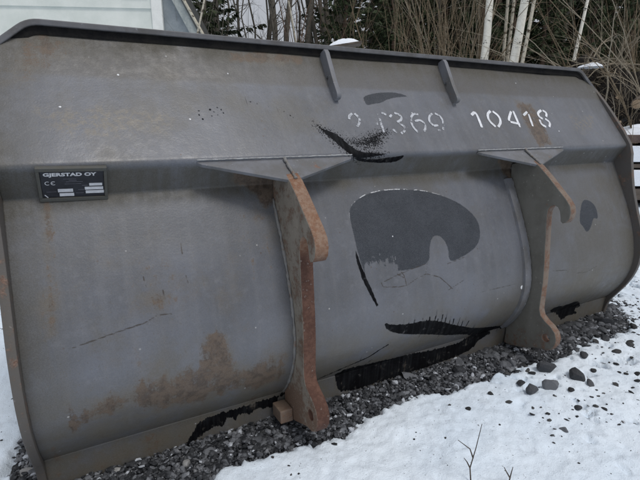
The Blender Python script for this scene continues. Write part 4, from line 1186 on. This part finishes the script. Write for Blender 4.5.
prism('wall', [bw, [back_of(p, 3.2) for p in bw]], M_CLAD, shed)
rw_ = [shed_pt(-.3, .35, 4.72), shed_pt(Wd + .4, .35, 4.72), shed_pt(Wd + .4, -1.6, 5.7), shed_pt(-.3, -1.6, 5.7)]
prism('roof', [rw_, [p + Vector((0, 0, .1)) for p in rw_]], M_ROOF, shed)
rw_ = [shed_pt(-.3, -3.6, 4.72), shed_pt(Wd + .4, -3.6, 4.72), shed_pt(Wd + .4, -1.61, 5.69), shed_pt(-.3, -1.61, 5.69)]
prism('roof', [rw_, [p + Vector((0, 0, .1)) for p in rw_]], M_ROOF, shed)


# ------------------------------------------------------------------ things between bucket and wood
M_SNOWCAP = mat_simple('snow_cap', (.76, .81, .88), (.82, .86, .92), 12, .8, .5, .01, .2)
M_WOOD = mat_simple('grey_brown_wood', (.075, .06, .05), (.14, .115, .095), 14, .8, .4, .006, stretch=(.15, 1, 1))
M_REDWOOD = mat_simple('brown_timber', (.065, .045, .04), (.11, .08, .07), 12, .8, .4)
M_TARP = mat_simple('black_cover', (.006, .006, .006), (.022, .018, .015), 7, .8, .9, .06, .15)
M_CUT = mat_simple('cut_wood', (.32, .23, .15), (.42, .31, .21), 14, .8, .3)


def blob_sheet(name, c, ax, ay, h, m, parent, seed, n=30, slump=.25):
    """drift or heap: a shallow dome with an uneven outline and a closed underside"""
    g = np.linspace(-1, 1, n); X, Y = np.meshgrid(g, g); rr_ = np.hypot(X, Y); an = np.arctan2(Y, X)
    sq = np.maximum(np.abs(X), np.abs(Y)); k = np.where(rr_ > 0, sq / np.maximum(rr_, 1e-6), 1); Xc, Yc = X * k, Y * k
    out = 1 + slump * (fbm(np.cos(an) * 2 + seed, np.sin(an) * 2, 3, seed) - .5) * 2
    Z = h * (1 - sq ** 2.4) * (1 + .5 * (fbm(Xc * 2.2 + seed, Yc * 2.2, 4, seed) - .5) * 2)
    V = np.stack([c[0] + (ax[0] * Xc + ay[0] * Yc) * out, c[1] + (ax[1] * Xc + ay[1] * Yc) * out, c[2] + Z], -1).reshape(-1, 3)
    i = np.arange(n - 1)[:, None] * n + np.arange(n - 1)
    o = link(name, mesh_np(name, V, np.stack([i, i + 1, i + n + 1, i + n], -1).reshape(-1, 4), True), m, parent)
    return o


# black covered pile with a snow patch
pc_ = at(598, 118, 7.4); gp = gz(pc_); ztop = at(592, 68, 7.4).z
pile = empty('covered_pile', (0, 0, 0)); tag(pile, 'dark covered pile topped by a snow patch, behind the right end of the rim', 'covered pile')
RX, FX = Vector((RT[0], RT[1], 0)), Vector((FH[0], FH[1], 0))
blob_sheet('cover', (pc_.x, pc_.y, gp - .1), RX * 1.15, FX * .9, ztop - gp + .08, M_TARP, pile, 4, 34, .15)
sp_ = at(591, 66.5, 7.25)
blob_sheet('snow_patch', (sp_.x, sp_.y, sp_.z - .015), RX * .175 - Vector((0, 0, 0)), FX * .16, .06, M_SNOWCAP, pile, 8, 18, .3)
# brown root clump beside it
p = at(566, 62, 7.6); e = bush(566, 7.6, 16, 1.9, .7, 'low clump of red-brown twigs left of the covered pile', M_REDWOOD, 31, dense=2)

zt = at(575, 66, 7.5).z
bush(553, 7.9, 10, 1.1, 2.2, 'heap of pale cut branches sprawling left of the covered pile', M_TWIGP, 41, arch=.16, dense=2, z=zt - .25)
bush(592, 7.7, 10, 1.0, 2.6, 'pale cut branches sprawling over the snow patch of the covered pile', M_TWIGP, 42, arch=.14, dense=2, z=zt - .02)
bush(622, 7.3, 8, .9, 2.0, 'brown brushwood lying on the right flank of the covered pile', M_TWIG, 43, arch=.15, dense=2, z=zt - .45)
# broken branches and a sawn log end on the pile's right
def log(p0, p1, r, label, m=None):
    e = empty('log'); tag(e, label, 'log'); mb = MB(); q2 = random.Random(int(r * 1e4)); a, b = Vector(p0), Vector(p1)
    mb.tube([a.lerp(b, i / 5) + Vector((q2.gauss(0, r * .12), q2.gauss(0, r * .12), q2.gauss(0, r * .12))) for i in range(6)], [r * q2.uniform(.9, 1.1) for _ in range(6)], 9); mb.build('bark', m or M_WOOD, e, smooth=False)
    mb = MB(); d = (b - a).normalized(); mb.tube([a - d * .012, a + d * .01], [r * .85, r * .85], 9); mb.build('cut_end', M_CUT, e)


log(at(637, 104, 6.6), at(660, 84, 7.6), .075, 'log with a pale sawn end at the right edge above the snow')
log(at(617, 98, 6.9), at(633, 91, 7.1), .028, 'pale broken branch lying on the dark pile', M_TWIGP)
log(at(620, 122, 6.3), at(630, 117, 6.5), .022, 'short black stick lying across the snowy rubble', M_DARK)

# snow-laden timber stack at the right edge
st = empty('timber_stack', (0, 0, 0)); tag(st, 'stack of brown timber layered with snow at the right edge, just past the bucket', 'timber stack')
a0 = at(622, 140, 6.2); layers = [(135, 143, M_REDWOOD), (146, 162, M_SNOWCAP), (164, 168, M_WOOD), (170, 186, M_SNOWCAP), (189, 200, M_WOOD)]
gs = gz(a0)
for i, (y0, y1, m) in enumerate(layers):
    z1, z0 = at(622, y0, 6.2).z, at(622, y1, 6.2).z
    mb = MB(); mb.box((0, 0, 0), (2.6, .55 + .05 * (i % 2), z1 - z0)); o = mb.build('snow_layer' if m is M_SNOWCAP else 'timber', m, st, bevel=.01)
    o.location = Vector((a0.x, a0.y, (z0 + z1) / 2)) + RX * (1.27 + .04 * ((i * 7) % 3)) + FX * .3; o.rotation_euler = (0, 0, YAW - math.pi / 2 + .01 * i)
zb = at(622, 202, 6.2).z
for u in (.25, 1.3, 2.35):
    mb = MB(); mb.box((0, 0, 0), (.18, .5, zb - gs + .1)); o = mb.build('bearer', M_WOOD, st); o.location = Vector((a0.x, a0.y, (zb + gs - .1) / 2)) + RX * u + FX * .3; o.rotation_euler = (0, 0, YAW - math.pi / 2)
c_ = Vector((a0.x, a0.y, at(622, 136, 6.2).z - .01)) + RX * 1.25 + FX * .3
blob_sheet('snow_layer', c_, RX * 1.30, FX * .28, .24, M_SNOWCAP, st, 15, 30, .08)

# snow-capped board on a post behind the middle of the rim
p0 = at(338, 47, 5.2); post = empty('board_on_post', (0, 0, 0)); tag(post, 'snow-capped board on a short post just above the middle of the rim', 'board on post')
g5 = gz(p0)
mb = MB(); mb.tube([(p0.x, p0.y, g5 - .05), (p0.x, p0.y, at(338, 41, 5.2).z)], [.03, .025], 8); mb.build('post', M_CUT, post)
u0, u1 = at(326, 49, 5.2), at(361, 43.5, 5.2); dv = (u1 - u0); ang = math.atan2(dv.z, math.hypot(dv.x, dv.y))
mb = MB(); mb.box((0, 0, 0), (dv.length, .22, .022)); o = mb.build('board', M_WOOD, post, bevel=.003); o.location = (u0 + u1) / 2; o.rotation_euler = Matrix.Rotation(YAW - math.pi / 2, 3, 'Z').to_euler(); o.rotation_euler.y = -ang
mid = (u0 + u1) / 2 + Vector((0, 0, .01))
blob_sheet('snow', mid, RX * (dv.length * .5) + Vector((0, 0, 0)), FX * .11, .055, M_SNOWCAP, post, 3, 20, .05)
# let the snow follow the board's tilt
for v in post.children[-1].data.vertices:
    v.co.z += ((v.co - mid).dot(RX)) * math.tan(ang)
